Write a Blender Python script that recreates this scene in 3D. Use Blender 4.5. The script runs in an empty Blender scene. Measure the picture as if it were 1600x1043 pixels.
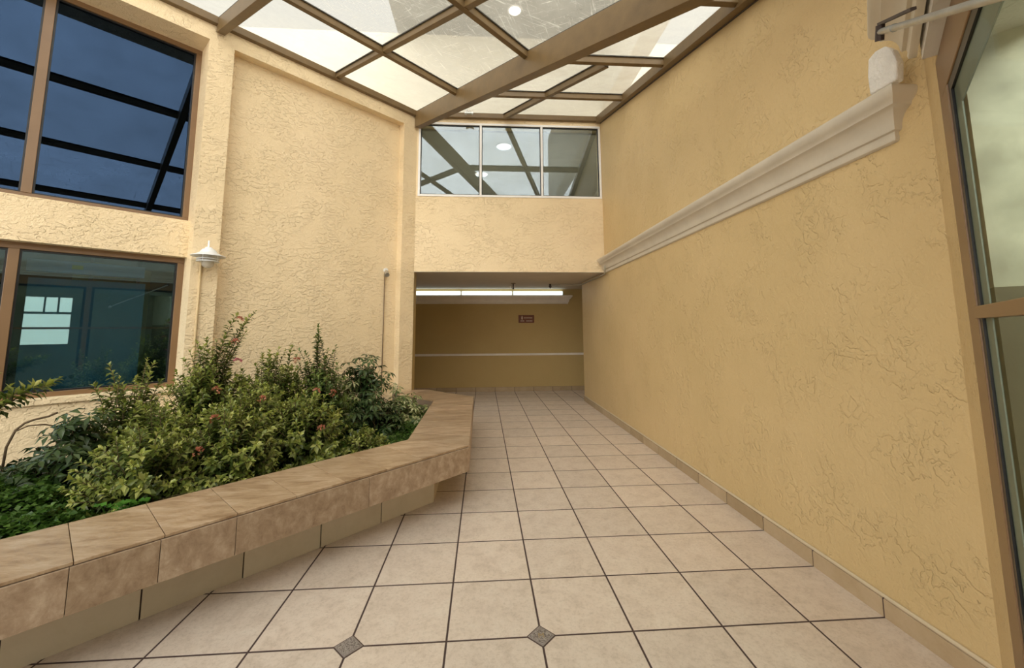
import bpy, bmesh, math, random
import numpy as np
from mathutils import Vector, Matrix

# ------------------------------------------------------------------ camera, world, exposure
CAM_H = 1.46498
def setup_camera():
    f, py, yaw, pitch, roll, dx = 639.516, 438.993, 0.0658976, 0.1137507, -0.0054074, -2.8172
    cy, sy, cp, sp = math.cos(yaw), math.sin(yaw), math.cos(pitch), math.sin(pitch)
    cr, sr = math.cos(roll), math.sin(roll)
    fwd = Vector((sy*cp, cy*cp, sp)); right = Vector((cy, -sy, 0)); up = right.cross(fwd)
    r2 = cr*right + sr*up; u2 = -sr*right + cr*up
    cd = bpy.data.cameras.new('camera'); co = bpy.data.objects.new('camera', cd)
    bpy.context.scene.collection.objects.link(co)
    m = Matrix.Identity(4)
    for i in range(3):
        m[i][0] = r2[i]; m[i][1] = u2[i]; m[i][2] = -fwd[i]
    m[2][3] = CAM_H
    co.matrix_world = m
    cd.sensor_fit = 'HORIZONTAL'; cd.sensor_width = 36.0
    cd.lens = f/1600*36.0
    cd.shift_x = -dx/1600.0
    cd.shift_y = -(521.5-py)/1600.0
    cd.clip_start = 0.05; cd.clip_end = 200
    bpy.context.scene.camera = co
setup_camera()
sc = bpy.context.scene
sc.view_settings.view_transform = 'Standard'; sc.view_settings.look = 'None'
sc.view_settings.gamma = 1; sc.view_settings.use_curve_mapping = False
sc.view_settings.exposure = 0.16
sc.cycles.use_denoising = True
sc.cycles.max_bounces = 9; sc.cycles.diffuse_bounces = 6; sc.cycles.transparent_max_bounces = 20
sc.cycles.sample_clamp_indirect = 8

w = bpy.data.worlds.new('sky'); sc.world = w; w.use_nodes = True
nt = w.node_tree; nt.nodes.clear()
wo = nt.nodes.new('ShaderNodeOutputWorld'); bg = nt.nodes.new('ShaderNodeBackground')
tc = nt.nodes.new('ShaderNodeTexCoord'); sx = nt.nodes.new('ShaderNodeSeparateXYZ'); rp = nt.nodes.new('ShaderNodeValToRGB')
nt.links.new(tc.outputs['Generated'], sx.inputs[0]); nt.links.new(sx.outputs['Z'], rp.inputs[0])
rp.color_ramp.elements[0].position = 0.0; rp.color_ramp.elements[0].color = (0.50, 0.46, 0.40, 1)
rp.color_ramp.elements[1].position = 0.45; rp.color_ramp.elements[1].color = (0.95, 0.94, 0.90, 1)
def wm(op, a, b=None, c=None):
    x = nt.nodes.new('ShaderNodeMath'); x.operation = op
    for i, v in enumerate((a, b, c)):
        if v is None: continue
        if isinstance(v, (int, float)): x.inputs[i].default_value = v
        else: nt.links.new(v, x.inputs[i])
    return x.outputs[0]
# hazy bright sky, brightest on the sun side behind the photographer
SKY_BASE, SKY_SUN = 0.78, 4.9
back = wm('MAXIMUM', wm('ADD', wm('MULTIPLY', sx.outputs['Y'], -1.0), wm('MULTIPLY_ADD', sx.outputs['Z'], -.45, .20)), 0.0)
gl_ = wm('MINIMUM', wm('MULTIPLY', back, 1.2), 1.0)
nt.links.new(wm('MULTIPLY_ADD', gl_, SKY_SUN, SKY_BASE), bg.inputs[1])
nt.links.new(rp.outputs[0], bg.inputs[0])
nt.links.new(bg.outputs[0], wo.inputs[0])

# ------------------------------------------------------------------ helpers
R2 = math.sqrt(2.0)
COL = sc.collection
random.seed(7); rng = np.random.default_rng(11)
def W(s, n, z): return ((s+n)/R2, (s-n)/R2, z)       # wall frame (along, across, up) -> world

def new_mesh_obj(name, verts, faces, mat, parent=None, smooth=False):
    me = bpy.data.meshes.new(name); me.from_pydata([tuple(v) for v in verts], [], faces); me.update()
    o = bpy.data.objects.new(name, me); COL.objects.link(o)
    for m in (mat if isinstance(mat, (list, tuple)) else [mat]): me.materials.append(m)
    if smooth:
        me.polygons.foreach_set('use_smooth', [True]*len(me.polygons))
    if parent is not None: o.parent = parent
    return o
class MB:
    def __init__(s): s.v = []; s.f = []; s.sm = False
    def add(s, vs, fs):
        b = len(s.v); s.v += [tuple(x) for x in vs]; s.f += [tuple(b+i for i in f) for f in fs]
    def box(s, x0, x1, y0, y1, z0, z1, T=None):
        vs = [(x, y, z) for x in (x0, x1) for y in (y0, y1) for z in (z0, z1)]
        if T: vs = [T(*q) for q in vs]
        s.add(vs, [(0,1,3,2),(4,6,7,5),(0,4,5,1),(2,3,7,6),(0,2,6,4),(1,5,7,3)])
    def prism(s, poly, z0, z1):
        n = len(poly)
        vs = [(x, y, z0) for x, y in poly]+[(x, y, z1) for x, y in poly]
        s.add(vs, [tuple(range(n))[::-1], tuple(range(n, 2*n))]+[(i, (i+1) % n, n+(i+1) % n, n+i) for i in range(n)])
    def beam(s, P, Q, width, depth, drop=0.0):
        P = Vector(P); Q = Vector(Q); d = (Q-P).normalized()
        side = d.cross(Vector((0,0,1))).normalized()*width/2; up = Vector((0,0,1))
        vs = []
        for e in (P, Q):
            for sd in (-1, 1):
                for k in (-drop-depth, -drop): vs.append(e+side*sd+up*k)
        s.add(vs, [(0,1,3,2),(4,6,7,5),(0,4,5,1),(2,3,7,6),(0,2,6,4),(1,5,7,3)])
    def tube(s, pts, r, seg=10, caps=True):
        pts = [Vector(p) for p in pts]; rs = r if isinstance(r, (list, tuple)) else [r]*len(pts)
        rings = []; prev = None
        for i, p in enumerate(pts):
            d = (pts[min(i+1, len(pts)-1)]-pts[max(i-1, 0)]).normalized()
            if prev is None:
                a = Vector((0,0,1)) if abs(d.z) < .9 else Vector((1,0,0)); u = d.cross(a).normalized()
            else:
                u = (prev-d*prev.dot(d)).normalized()
            prev = u; v = d.cross(u)
            rings.append([p+(u*math.cos(2*math.pi*k/seg)+v*math.sin(2*math.pi*k/seg))*rs[i] for k in range(seg)])
        b = len(s.v)
        for rg in rings: s.v += [tuple(q) for q in rg]
        for i in range(len(pts)-1):
            for k in range(seg):
                k2 = (k+1) % seg
                s.f.append((b+i*seg+k, b+i*seg+k2, b+(i+1)*seg+k2, b+(i+1)*seg+k))
        if caps:
            s.f.append(tuple(b+k for k in range(seg))[::-1]); s.f.append(tuple(b+(len(pts)-1)*seg+k for k in range(seg)))
    def lathe(s, prof, c, seg=36):      # prof: (r, z) list, axis vertical through c
        b = len(s.v)
        for r, z in prof:
            for k in range(seg):
                a = 2*math.pi*k/seg; s.v.append((c[0]+r*math.cos(a), c[1]+r*math.sin(a), c[2]+z))
        for i in range(len(prof)-1):
            for k in range(seg):
                k2 = (k+1) % seg
                s.f.append((b+i*seg+k, b+i*seg+k2, b+(i+1)*seg+k2, b+(i+1)*seg+k))
    def sweep(s, prof, path):           # prof points (out, up); path: list of (point, out-vector) ; caps at both ends
        b = len(s.v); n = len(prof)
        for P, o in path:
            for a, u in prof: s.v.append((P[0]+o[0]*a, P[1]+o[1]*a, P[2]+u))
        for i in range(len(path)-1):
            for k in range(n):
                k2 = (k+1) % n
                s.f.append((b+i*n+k, b+i*n+k2, b+(i+1)*n+k2, b+(i+1)*n+k))
        s.f.append(tuple(b+k for k in range(n))[::-1]); s.f.append(tuple(b+(len(path)-1)*n+k for k in range(n)))
    def build(s, name, mat, parent=None, bevel=0, smooth=False, autosm=False):
        o = new_mesh_obj(name, s.v, s.f, mat, parent, smooth)
        bm = bmesh.new(); bm.from_mesh(o.data); bmesh.ops.recalc_face_normals(bm, faces=bm.faces); bm.to_mesh(o.data); bm.free()
        if bevel:
            md = o.modifiers.new('bevel', 'BEVEL'); md.width = bevel; md.segments = 2; md.limit_method = 'ANGLE'; md.angle_limit = .6
        if autosm:
            for p in o.data.polygons: p.use_smooth = True
            me = o.data
            md = o.modifiers.new('edges', 'EDGE_SPLIT'); md.split_angle = .7
        return o
def tag(o, label=None, cat=None, group=None, kind=None):
    if label: o['label'] = label
    if cat: o['category'] = cat
    if group: o['group'] = group
    if kind: o['kind'] = kind
    return o
def empty(name, loc=(0,0,0), **k):
    o = bpy.data.objects.new(name, None); COL.objects.link(o); o.location = loc; o.empty_display_size = .1
    tag(o, **k); bpy.context.view_layer.update(); return o
def adopt(root, *objs):                 # parent world-space meshes under an empty that stands at its base
    inv = Matrix.Translation(Vector(root.location)).inverted()
    for o in objs:
        o.parent = root; o.matrix_parent_inverse = inv
def struct(mb, name, mat, label, cat='wall', **k):
    return tag(mb.build(name, mat, **k), label, cat, kind='structure')

# ------------------------------------------------------------------ materials
def mat(name):
    m = bpy.data.materials.new(name); m.use_nodes = True; n = m.node_tree; n.nodes.clear()
    out = n.nodes.new('ShaderNodeOutputMaterial')
    return m, n, out
def N(nt, typ, **kw):
    x = nt.nodes.new(typ)
    for k, v in kw.items():
        if k.startswith('i_'):
            key = k[2:].replace('_', ' ')
            x.inputs[key].default_value = v
        else: setattr(x, k, v)
    return x
def ramp(nt, fac, stops):
    r = nt.nodes.new('ShaderNodeValToRGB'); e = r.color_ramp.elements
    while len(e) < len(stops): e.new(.5)
    for i, (p, c) in enumerate(stops): e[i].position = p; e[i].color = (*c, 1) if len(c) == 3 else c
    nt.links.new(fac, r.inputs[0]); return r.outputs[0]
def math_(nt, op, a, b=None, c=None):
    x = nt.nodes.new('ShaderNodeMath'); x.operation = op
    for i, v in enumerate((a, b, c)):
        if v is None: continue
        if isinstance(v, (int, float)): x.inputs[i].default_value = v
        else: nt.links.new(v, x.inputs[i])
    return x.outputs[0]
def mixc(nt, fac, a, b, blend='MIX'):
    x = nt.nodes.new('ShaderNodeMix'); x.data_type = 'RGBA'; x.blend_type = blend
    for sock, v in ((x.inputs[0], fac), (x.inputs[6], a), (x.inputs[7], b)):
        if isinstance(v, (int, float)): sock.default_value = v
        elif isinstance(v, tuple): sock.default_value = (*v[:3], 1)
        else: nt.links.new(v, sock)
    return x.outputs[2]
def pbr(name, col, rough=.6, metal=0, spec=.5, bump=None, noise=None, emit=None):
    m, n, out = mat(name); b = n.nodes.new('ShaderNodeBsdfPrincipled'); n.links.new(b.outputs[0], out.inputs[0])
    b.inputs['Base Color'].default_value = (*col, 1); b.inputs['Roughness'].default_value = rough
    b.inputs['Metallic'].default_value = metal; b.inputs['Specular IOR Level'].default_value = spec
    tcn = n.nodes.new('ShaderNodeTexCoord')
    if noise:
        sc_, amt = noise
        t = N(n, 'ShaderNodeTexNoise'); t.inputs['Scale'].default_value = sc_; t.inputs['Detail'].default_value = 5
        n.links.new(tcn.outputs['Object'], t.inputs['Vector'])
        c = ramp(n, t.outputs[0], [(.3, tuple(x*(1-amt) for x in col)), (.7, tuple(min(1, x*(1+amt)) for x in col))])
        n.links.new(c, b.inputs['Base Color'])
    if bump:
        sc_, st = bump
        t = N(n, 'ShaderNodeTexNoise'); t.inputs['Scale'].default_value = sc_; t.inputs['Detail'].default_value = 6
        n.links.new(tcn.outputs['Object'], t.inputs['Vector'])
        bp = n.nodes.new('ShaderNodeBump'); bp.inputs['Strength'].default_value = st; bp.inputs['Distance'].default_value = .01
        n.links.new(t.outputs[0], bp.inputs['Height']); n.links.new(bp.outputs[0], b.inputs['Normal'])
    if emit:
        b.inputs['Emission Color'].default_value = (*emit[0], 1); b.inputs['Emission Strength'].default_value = emit[1]
    return m

def stucco(name, col, bump=.5, rough=.62, scale=1.0, patch=.10, ridge=.5, cover=.48, aniso=1.4, dist=.016):
    """skip trowelled stucco: flat fields broken by short raised trowel ridges"""
    m, n, out = mat(name); b = n.nodes.new('ShaderNodeBsdfPrincipled'); n.links.new(b.outputs[0], out.inputs[0])
    tcn = n.nodes.new('ShaderNodeTexCoord')
    big = N(n, 'ShaderNodeTexNoise'); big.inputs['Scale'].default_value = 1.1; big.inputs['Detail'].default_value = 5; big.inputs['Roughness'].default_value = .6
    n.links.new(tcn.outputs['Object'], big.inputs['Vector'])
    c = ramp(n, big.outputs[0], [(.3, tuple(x*(1-patch) for x in col)), (.72, (min(1, col[0]*(1+patch*.5)), min(1, col[1]*(1+patch*.6)), min(1, col[2]*(1+patch*1.4))))])
    n.links.new(c, b.inputs['Base Color'])
    b.inputs['Roughness'].default_value = rough; b.inputs['Specular IOR Level'].default_value = .35
    # short curved ridges: band of a warped noise, shown only in patches
    an = n.nodes.new('ShaderNodeMapping'); an.inputs['Scale'].default_value = (1, 1, aniso); n.links.new(tcn.outputs['Object'], an.inputs[0])
    warp = N(n, 'ShaderNodeTexNoise'); warp.inputs['Scale'].default_value = 6*scale; warp.inputs['Detail'].default_value = 3
    n.links.new(tcn.outputs['Object'], warp.inputs['Vector'])
    add = n.nodes.new('ShaderNodeVectorMath'); add.operation = 'MULTIPLY_ADD'
    n.links.new(warp.outputs['Color'], add.inputs[0]); add.inputs[1].default_value = (.10, .10, .10); n.links.new(an.outputs[0], add.inputs[2])
    t = N(n, 'ShaderNodeTexNoise'); t.inputs['Scale'].default_value = 15*scale; t.inputs['Detail'].default_value = 3; t.inputs['Roughness'].default_value = .5
    n.links.new(add.outputs[0], t.inputs['Vector'])
    band = math_(n, 'MAXIMUM', math_(n, 'SUBTRACT', 1.0, math_(n, 'MULTIPLY', math_(n, 'ABSOLUTE', math_(n, 'SUBTRACT', t.outputs[0], .52)), 26.0)), 0.0)
    pn = N(n, 'ShaderNodeTexNoise'); pn.inputs['Scale'].default_value = 3.2*scale; pn.inputs['Detail'].default_value = 3
    n.links.new(tcn.outputs['Object'], pn.inputs['Vector'])
    mask = n.nodes.new('ShaderNodeMapRange'); mask.inputs[1].default_value = cover; mask.inputs[2].default_value = cover+.14
    n.links.new(pn.outputs[0], mask.inputs[0])
    step = n.nodes.new('ShaderNodeMapRange'); step.inputs[1].default_value = .50; step.inputs[2].default_value = .57; n.links.new(t.outputs[0], step.inputs[0])
    h1 = math_(n, 'MULTIPLY', math_(n, 'ADD', math_(n, 'MULTIPLY', band, .28), math_(n, 'MULTIPLY', step.outputs[0], .55)), math_(n, 'ADD', mask.outputs[0], .22))
    fine = N(n, 'ShaderNodeTexNoise'); fine.inputs['Scale'].default_value = 70; fine.inputs['Detail'].default_value = 4
    n.links.new(tcn.outputs['Object'], fine.inputs['Vector'])
    hh = math_(n, 'ADD', math_(n, 'MULTIPLY', h1, ridge), math_(n, 'MULTIPLY', fine.outputs[0], .22))
    bp = n.nodes.new('ShaderNodeBump'); bp.inputs['Strength'].default_value = bump; bp.inputs['Distance'].default_value = dist
    n.links.new(hh, bp.inputs['Height']); n.links.new(bp.outputs[0], b.inputs['Normal'])
    return m

M = {}
CREAM = (.87, .70, .445)
M['stucco'] = stucco('cream_stucco', CREAM, .85, patch=.05, cover=.40, scale=1.0, aniso=1.9, dist=.030)
M['stucco_right'] = stucco('yellow_stucco', (.66, .49, .245), .75, patch=.07, rough=.5, cover=.46, scale=1.25, aniso=1.0, dist=.024)
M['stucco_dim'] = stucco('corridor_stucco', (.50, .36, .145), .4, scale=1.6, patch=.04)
M['white_stucco'] = stucco('old_white_stucco', (.72, .69, .60), .5, scale=1.5, patch=.15)
M['bronze'] = pbr('bronze_paint', (.165, .105, .043), .42, noise=(9, .10), bump=(60, .08))
M['bronze_dark'] = pbr('worn_bronze_paint', (.13, .08, .04), .45, noise=(6, .12), bump=(50, .1))
M['win_bronze'] = pbr('anodised_bronze', (.21, .12, .055), .38, spec=.6, noise=(4, .06))
M['dark_seal'] = pbr('weathered_seal', (.07, .065, .055), .7, noise=(20, .4))
M['gasket'] = pbr('black_rubber', (.012, .012, .014), .4)
M['white_frame'] = pbr('white_aluminium', (.88, .87, .86), .35, noise=(5, .03))
M['plaster_white'] = pbr('white_moulding_paint', (.60, .54, .44), .55, noise=(5, .06), bump=(40, .12))
M['plaster_clean'] = pbr('white_trim_paint', (.82, .76, .68), .5, noise=(6, .05))
M['ceiling'] = pbr('grey_ceiling_paint', (.56, .50, .41), .75, bump=(40, .12), noise=(3, .04))
M['soil'] = pbr('dark_soil', (.045, .032, .02), .95, bump=(30, .8), noise=(25, .4))
M['concrete'] = pbr('planter_render', (.42, .38, .29), .85, bump=(25, .3), noise=(6, .15))
M['steel'] = pbr('galvanised_steel', (.50, .50, .48), .35, metal=.8, noise=(20, .15))
M['dark_metal'] = pbr('dark_rusted_metal', (.07, .05, .045), .5, metal=.4, noise=(30, .3))
M['white_enamel'] = pbr('white_enamel', (.86, .88, .90), .28, spec=.6)
M['brown_pipe'] = pbr('brown_conduit', (.20, .13, .07), .55, noise=(20, .15))
M['cream_pipe'] = pbr('cream_painted_conduit', (.62, .47, .26), .55, noise=(20, .08))
M['grey_pipe'] = pbr('grey_conduit', (.40, .36, .28), .5, noise=(20, .1))
M['dark_room'] = pbr('unlit_interior_black', (.035, .04, .05), .8)  # darkness of the unlit rooms is put into this near-black colour
M['teal_panel'] = pbr('teal_roller_screen', (.13, .22, .27), .75, noise=(3, .1), bump=(90, .05))
M['blue_grey'] = pbr('blue_grey_track', (.22, .28, .40), .5, noise=(8, .1))
M['yellow_tape'] = pbr('yellow_sticker', (.45, .38, .04), .6)
M['stem'] = pbr('woody_stem', (.13, .085, .045), .8, noise=(30, .3))
M['sign_brown'] = pbr('brown_sign_plastic', (.16, .045, .02), .4)
M['sign_white'] = pbr('cream_sign_print', (.62, .50, .40), .5)
M['slab'] = pbr('upper_slab_paint', (.30, .30, .29), .85, noise=(2, .12), bump=(20, .2))
M['upper_wall'] = pbr('upper_cream_paint', (.72, .68, .57), .8, noise=(2, .05))
M['inner_wall'] = pbr('inner_room_paint', (.50, .48, .40), .85, noise=(3, .05))
M['inner_ceiling'] = pbr('inner_room_ceiling', (.60, .59, .54), .85, noise=(4, .05))

def emitter(name, col, st):
    m, n, out = mat(name); e = n.nodes.new('ShaderNodeEmission'); e.inputs[0].default_value = (*col, 1); e.inputs[1].default_value = st
    n.links.new(e.outputs[0], out.inputs[0]); return m
M['tube'] = emitter('fluorescent_glow', (.86, 1.0, .98), 1.8)
M['disc'] = emitter('downlight_glow', (1, .98, .9), 2.4)

def glass_mirror(name, tint, refl, through, rough=.01, fres=.0):
    """window glass: a mirror share with its own tint, the rest lets light through with a tint"""
    m, n, out = mat(name)
    g = N(n, 'ShaderNodeBsdfGlossy'); g.inputs['Color'].default_value = (*tint, 1); g.inputs['Roughness'].default_value = rough
    t = N(n, 'ShaderNodeBsdfTransparent'); t.inputs['Color'].default_value = (*through, 1)
    mx = n.nodes.new('ShaderNodeMixShader')
    lw = n.nodes.new('ShaderNodeFresnel'); lw.inputs[0].default_value = 1.5
    fac = math_(n, 'MINIMUM', 1.0, math_(n, 'ADD', refl, math_(n, 'MULTIPLY', lw.outputs[0], fres)))
    n.links.new(fac, mx.inputs[0]); n.links.new(t.outputs[0], mx.inputs[1]); n.links.new(g.outputs[0], mx.inputs[2])
    n.links.new(mx.outputs[0], out.inputs[0]); return m
M['blue_glass'] = glass_mirror('blue_mirror_glass', (.024, .043, .083), .93, (.2, .3, .45))
M['teal_glass'] = glass_mirror('smoked_teal_glass', (.60, .80, .90), .20, (.62, .80, .86), fres=.5)
M['grey_glass'] = glass_mirror('grey_reflective_glass', (.40, .46, .53), .27, (.80, .81, .77), fres=.4)
M['store_glass'] = glass_mirror('storefront_glass', (.80, .88, .80), .03, (.80, .84, .78), fres=.10)
m, n, out = mat('clear_globe'); a = N(n, 'ShaderNodeBsdfTransparent'); b = N(n, 'ShaderNodeBsdfPrincipled'); b.inputs['Base Color'].default_value = (.75, .70, .6, 1); b.inputs['Roughness'].default_value = .1
mx = n.nodes.new('ShaderNodeMixShader'); mx.inputs[0].default_value = .45
n.links.new(a.outputs[0], mx.inputs[1]); n.links.new(b.outputs[0], mx.inputs[2]); n.links.new(mx.outputs[0], out.inputs[0]); M['globe'] = m
M['clear'] = None
m, n, out = mat('clear_glass_face'); a = N(n, 'ShaderNodeBsdfTransparent'); n.links.new(a.outputs[0], out.inputs[0]); M['clear'] = m

def dirty_glass(name, base, scratch):
    m, n, out = mat(name)
    tcn = n.nodes.new('ShaderNodeTexCoord')
    t = N(n, 'ShaderNodeTexNoise'); t.inputs['Scale'].default_value = 1.6; t.inputs['Detail'].default_value = 7; t.inputs['Roughness'].default_value = .65
    n.links.new(tcn.outputs['Object'], t.inputs['Vector'])
    outs = []
    for rot, sx_, sy_ in ((.35, 34, 1.6), (1.25, 30, 2.2), (2.3, 38, 2.6)):
        mp0 = n.nodes.new('ShaderNodeMapping'); mp0.inputs['Rotation'].default_value = (0, 0, rot); n.links.new(tcn.outputs['Object'], mp0.inputs[0])
        mp = n.nodes.new('ShaderNodeMapping'); mp.inputs['Scale'].default_value = (sx_, sy_, 3); n.links.new(mp0.outputs[0], mp.inputs[0])
        s = N(n, 'ShaderNodeTexNoise'); s.inputs['Scale'].default_value = 1.5; s.inputs['Detail'].default_value = 4; s.inputs['Roughness'].default_value = .65; s.inputs['Distortion'].default_value = .25
        n.links.new(mp.outputs[0], s.inputs['Vector'])
        q = n.nodes.new('ShaderNodeMapRange'); q.inputs[1].default_value = .60; q.inputs[2].default_value = .70; n.links.new(s.outputs[0], q.inputs[0]); outs.append(q.outputs[0])
    ssum = math_(n, 'MAXIMUM', math_(n, 'MAXIMUM', outs[0], outs[1]), outs[2])
    class _O: pass
    sr = _O(); sr.outputs = [math_(n, 'MULTIPLY', ssum, math_(n, 'ADD', t.outputs[0], .25))]
    sp = N(n, 'ShaderNodeTexVoronoi'); sp.inputs['Scale'].default_value = 26; n.links.new(tcn.outputs['Object'], sp.inputs['Vector'])
    spk = math_(n, 'LESS_THAN', sp.outputs['Distance'], .11)
    f = math_(n, 'ADD', base, math_(n, 'MULTIPLY', math_(n, 'SUBTRACT', t.outputs[0], .5), .5))
    f = math_(n, 'ADD', f, math_(n, 'MULTIPLY', sr.outputs[0], scratch))
    f = math_(n, 'ADD', f, math_(n, 'MULTIPLY', spk, scratch*.6))
    f = math_(n, 'MINIMUM', math_(n, 'MAXIMUM', f, 0.0), .96)
    tr = N(n, 'ShaderNodeBsdfTransparent'); tr.inputs[0].default_value = (.93, .93, .90, 1)
    tl = N(n, 'ShaderNodeBsdfTranslucent'); tl.inputs[0].default_value = (.66, .64, .56, 1)
    df = N(n, 'ShaderNodeBsdfDiffuse'); df.inputs[0].default_value = (.66, .63, .54, 1)
    m2 = n.nodes.new('ShaderNodeMixShader'); m2.inputs[0].default_value = .25
    n.links.new(tl.outputs[0], m2.inputs[1]); n.links.new(df.outputs[0], m2.inputs[2])
    m1 = n.nodes.new('ShaderNodeMixShader'); n.links.new(f, m1.inputs[0]); n.links.new(tr.outputs[0], m1.inputs[1]); n.links.new(m2.outputs[0], m1.inputs[2])
    n.links.new(m1.outputs[0], out.inputs[0]); return m
M['roof_glass'] = dirty_glass('dirty_roof_glass', .50, .10)
M['roof_glass_scratched'] = dirty_glass('scratched_roof_glass', .36, .50)

# floor tiles, aligned with the grid of the place
TX0, TY0, TS = 0.27967, 2.12371, .45
def tiles_mat():
    m, n, out = mat('beige_floor_tiles'); b = n.nodes.new('ShaderNodeBsdfPrincipled'); n.links.new(b.outputs[0], out.inputs[0])
    tcn = n.nodes.new('ShaderNodeTexCoord'); sp = n.nodes.new('ShaderNodeSeparateXYZ'); n.links.new(tcn.outputs['Object'], sp.inputs[0])
    u = math_(n, 'DIVIDE', math_(n, 'SUBTRACT', sp.outputs[0], TX0), TS); v = math_(n, 'DIVIDE', math_(n, 'SUBTRACT', sp.outputs[1], TY0), TS)
    def edge(q):
        fr = math_(n, 'FRACT', math_(n, 'ADD', q, 100.5)); return math_(n, 'ABSOLUTE', math_(n, 'SUBTRACT', fr, .5))
    d = math_(n, 'MINIMUM', edge(u), edge(v))
    g = n.nodes.new('ShaderNodeMapRange'); g.inputs[1].default_value = .0085; g.inputs[2].default_value = .0135; n.links.new(d, g.inputs[0])
    fl = n.nodes.new('ShaderNodeCombineXYZ'); n.links.new(math_(n, 'FLOOR', u), fl.inputs[0]); n.links.new(math_(n, 'FLOOR', v), fl.inputs[1])
    wn = n.nodes.new('ShaderNodeTexWhiteNoise'); wn.noise_dimensions = '3D'; n.links.new(fl.outputs[0], wn.inputs['Vector'])
    off = n.nodes.new('ShaderNodeVectorMath'); off.operation = 'MULTIPLY_ADD'; n.links.new(wn.outputs['Color'], off.inputs[0]); off.inputs[1].default_value = (9, 9, 9); n.links.new(tcn.outputs['Object'], off.inputs[2])
    t = N(n, 'ShaderNodeTexNoise'); t.inputs['Scale'].default_value = 9; t.inputs['Detail'].default_value = 9; t.inputs['Roughness'].default_value = .68; t.inputs['Distortion'].default_value = .4
    n.links.new(off.outputs[0], t.inputs['Vector'])
    t2 = N(n, 'ShaderNodeTexNoise'); t2.inputs['Scale'].default_value = 55; t2.inputs['Detail'].default_value = 5; t2.inputs['Roughness'].default_value = .8
    n.links.new(off.outputs[0], t2.inputs['Vector'])
    c = ramp(n, t.outputs[0], [(.28, (.64, .54, .455)), (.5, (.76, .655, .565)), (.75, (.82, .73, .64))])
    c2 = ramp(n, t2.outputs[0], [(.35, (.72, .70, .66)), (.52, (1, 1, 1)), (.72, (1.0, 1.0, 1.0)), (.8, (1.25, 1.25, 1.25))])
    c = mixc(n, .55, c, c2, 'MULTIPLY')
    tv = ramp(n, wn.outputs['Value'], [(0, (.93, .93, .93)), (1, (1.04, 1.03, 1.02))])
    c = mixc(n, 1.0, c, tv, 'MULTIPLY')
    c = mixc(n, g.outputs[0], (.075, .048, .045), c)
    n.links.new(c, b.inputs['Base Color'])
    rg = math_(n, 'SUBTRACT', .75, math_(n, 'MULTIPLY', g.outputs[0], .40)); n.links.new(rg, b.inputs['Roughness'])
    b.inputs['Specular IOR Level'].default_value = .35
    bp = n.nodes.new('ShaderNodeBump'); bp.inputs['Strength'].default_value = .5; bp.inputs['Distance'].default_value = .003
    n.links.new(math_(n, 'ADD', g.outputs[0], math_(n, 'MULTIPLY', t2.outputs[0], .12)), bp.inputs['Height']); n.links.new(bp.outputs[0], b.inputs['Normal'])
    return m
M['tiles'] = tiles_mat()
def stone(name, a, bcol, ccol, rough=.38, streak=(1, 1, 1), sc_=5.0):
    """each island of the mesh is one tile with its own tone"""
    m, n, out = mat(name); b = n.nodes.new('ShaderNodeBsdfPrincipled'); n.links.new(b.outputs[0], out.inputs[0])
    tcn = n.nodes.new('ShaderNodeTexCoord'); geo = n.nodes.new('ShaderNodeNewGeometry')
    mp = n.nodes.new('ShaderNodeMapping'); mp.inputs['Scale'].default_value = streak; mp.inputs['Rotation'].default_value = (0, 0, -math.pi/4)
    n.links.new(tcn.outputs['Object'], mp.inputs[0])
    cmb = n.nodes.new('ShaderNodeVectorMath'); cmb.operation = 'MULTIPLY_ADD'
    cc = n.nodes.new('ShaderNodeCombineXYZ')
    for i in range(3): n.links.new(geo.outputs['Random Per Island'], cc.inputs[i])
    n.links.new(cc.outputs[0], cmb.inputs[0]); cmb.inputs[1].default_value = (13, 7, 5); n.links.new(mp.outputs[0], cmb.inputs[2])
    t = N(n, 'ShaderNodeTexNoise'); t.inputs['Scale'].default_value = sc_; t.inputs['Detail'].default_value = 9; t.inputs['Roughness'].default_value = .72; t.inputs['Distortion'].default_value = .35
    n.links.new(cmb.outputs[0], t.inputs['Vector'])
    c = ramp(n, t.outputs[0], [(.3, a), (.5, bcol), (.72, ccol)])
    tv = ramp(n, geo.outputs['Random Per Island'], [(0, (.82, .78, .72)), (.5, (1, .98, .96)), (1, (1.08, 1.06, 1.05))])
    c = mixc(n, 1.0, c, tv, 'MULTIPLY')
    n.links.new(c, b.inputs['Base Color']); b.inputs['Roughness'].default_value = rough; b.inputs['Specular IOR Level'].default_value = .4
    t2 = N(n, 'ShaderNodeTexNoise'); t2.inputs['Scale'].default_value = 60; n.links.new(tcn.outputs['Object'], t2.inputs['Vector'])
    bp = n.nodes.new('ShaderNodeBump'); bp.inputs['Strength'].default_value = .12; bp.inputs['Distance'].default_value = .004
    n.links.new(t2.outputs[0], bp.inputs['Height']); n.links.new(bp.outputs[0], b.inputs['Normal'])
    return m
M['coping'] = stone('brown_travertine', (.25, .155, .085), (.44, .315, .20), (.60, .48, .35), .33, (1, 3.2, 1), 4.5)
M['fascia'] = stone('mottled_travertine', (.27, .185, .12), (.40, .295, .205), (.56, .45, .34), .45, (1.3, 1.3, 1), 13)
M['wall_tile'] = stone('olive_beige_tile', (.60, .52, .38), (.64, .56, .42), (.68, .60, .46), .4)
M['skirting'] = stone('tan_skirting_tile', (.40, .30, .18), (.45, .345, .215), (.50, .39, .26), .4)
M['pale_grout'] = pbr('pale_stone_grout', (.24, .175, .12), .9)
M['grout'] = pbr('brown_grout', (.09, .06, .05), .9)

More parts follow.
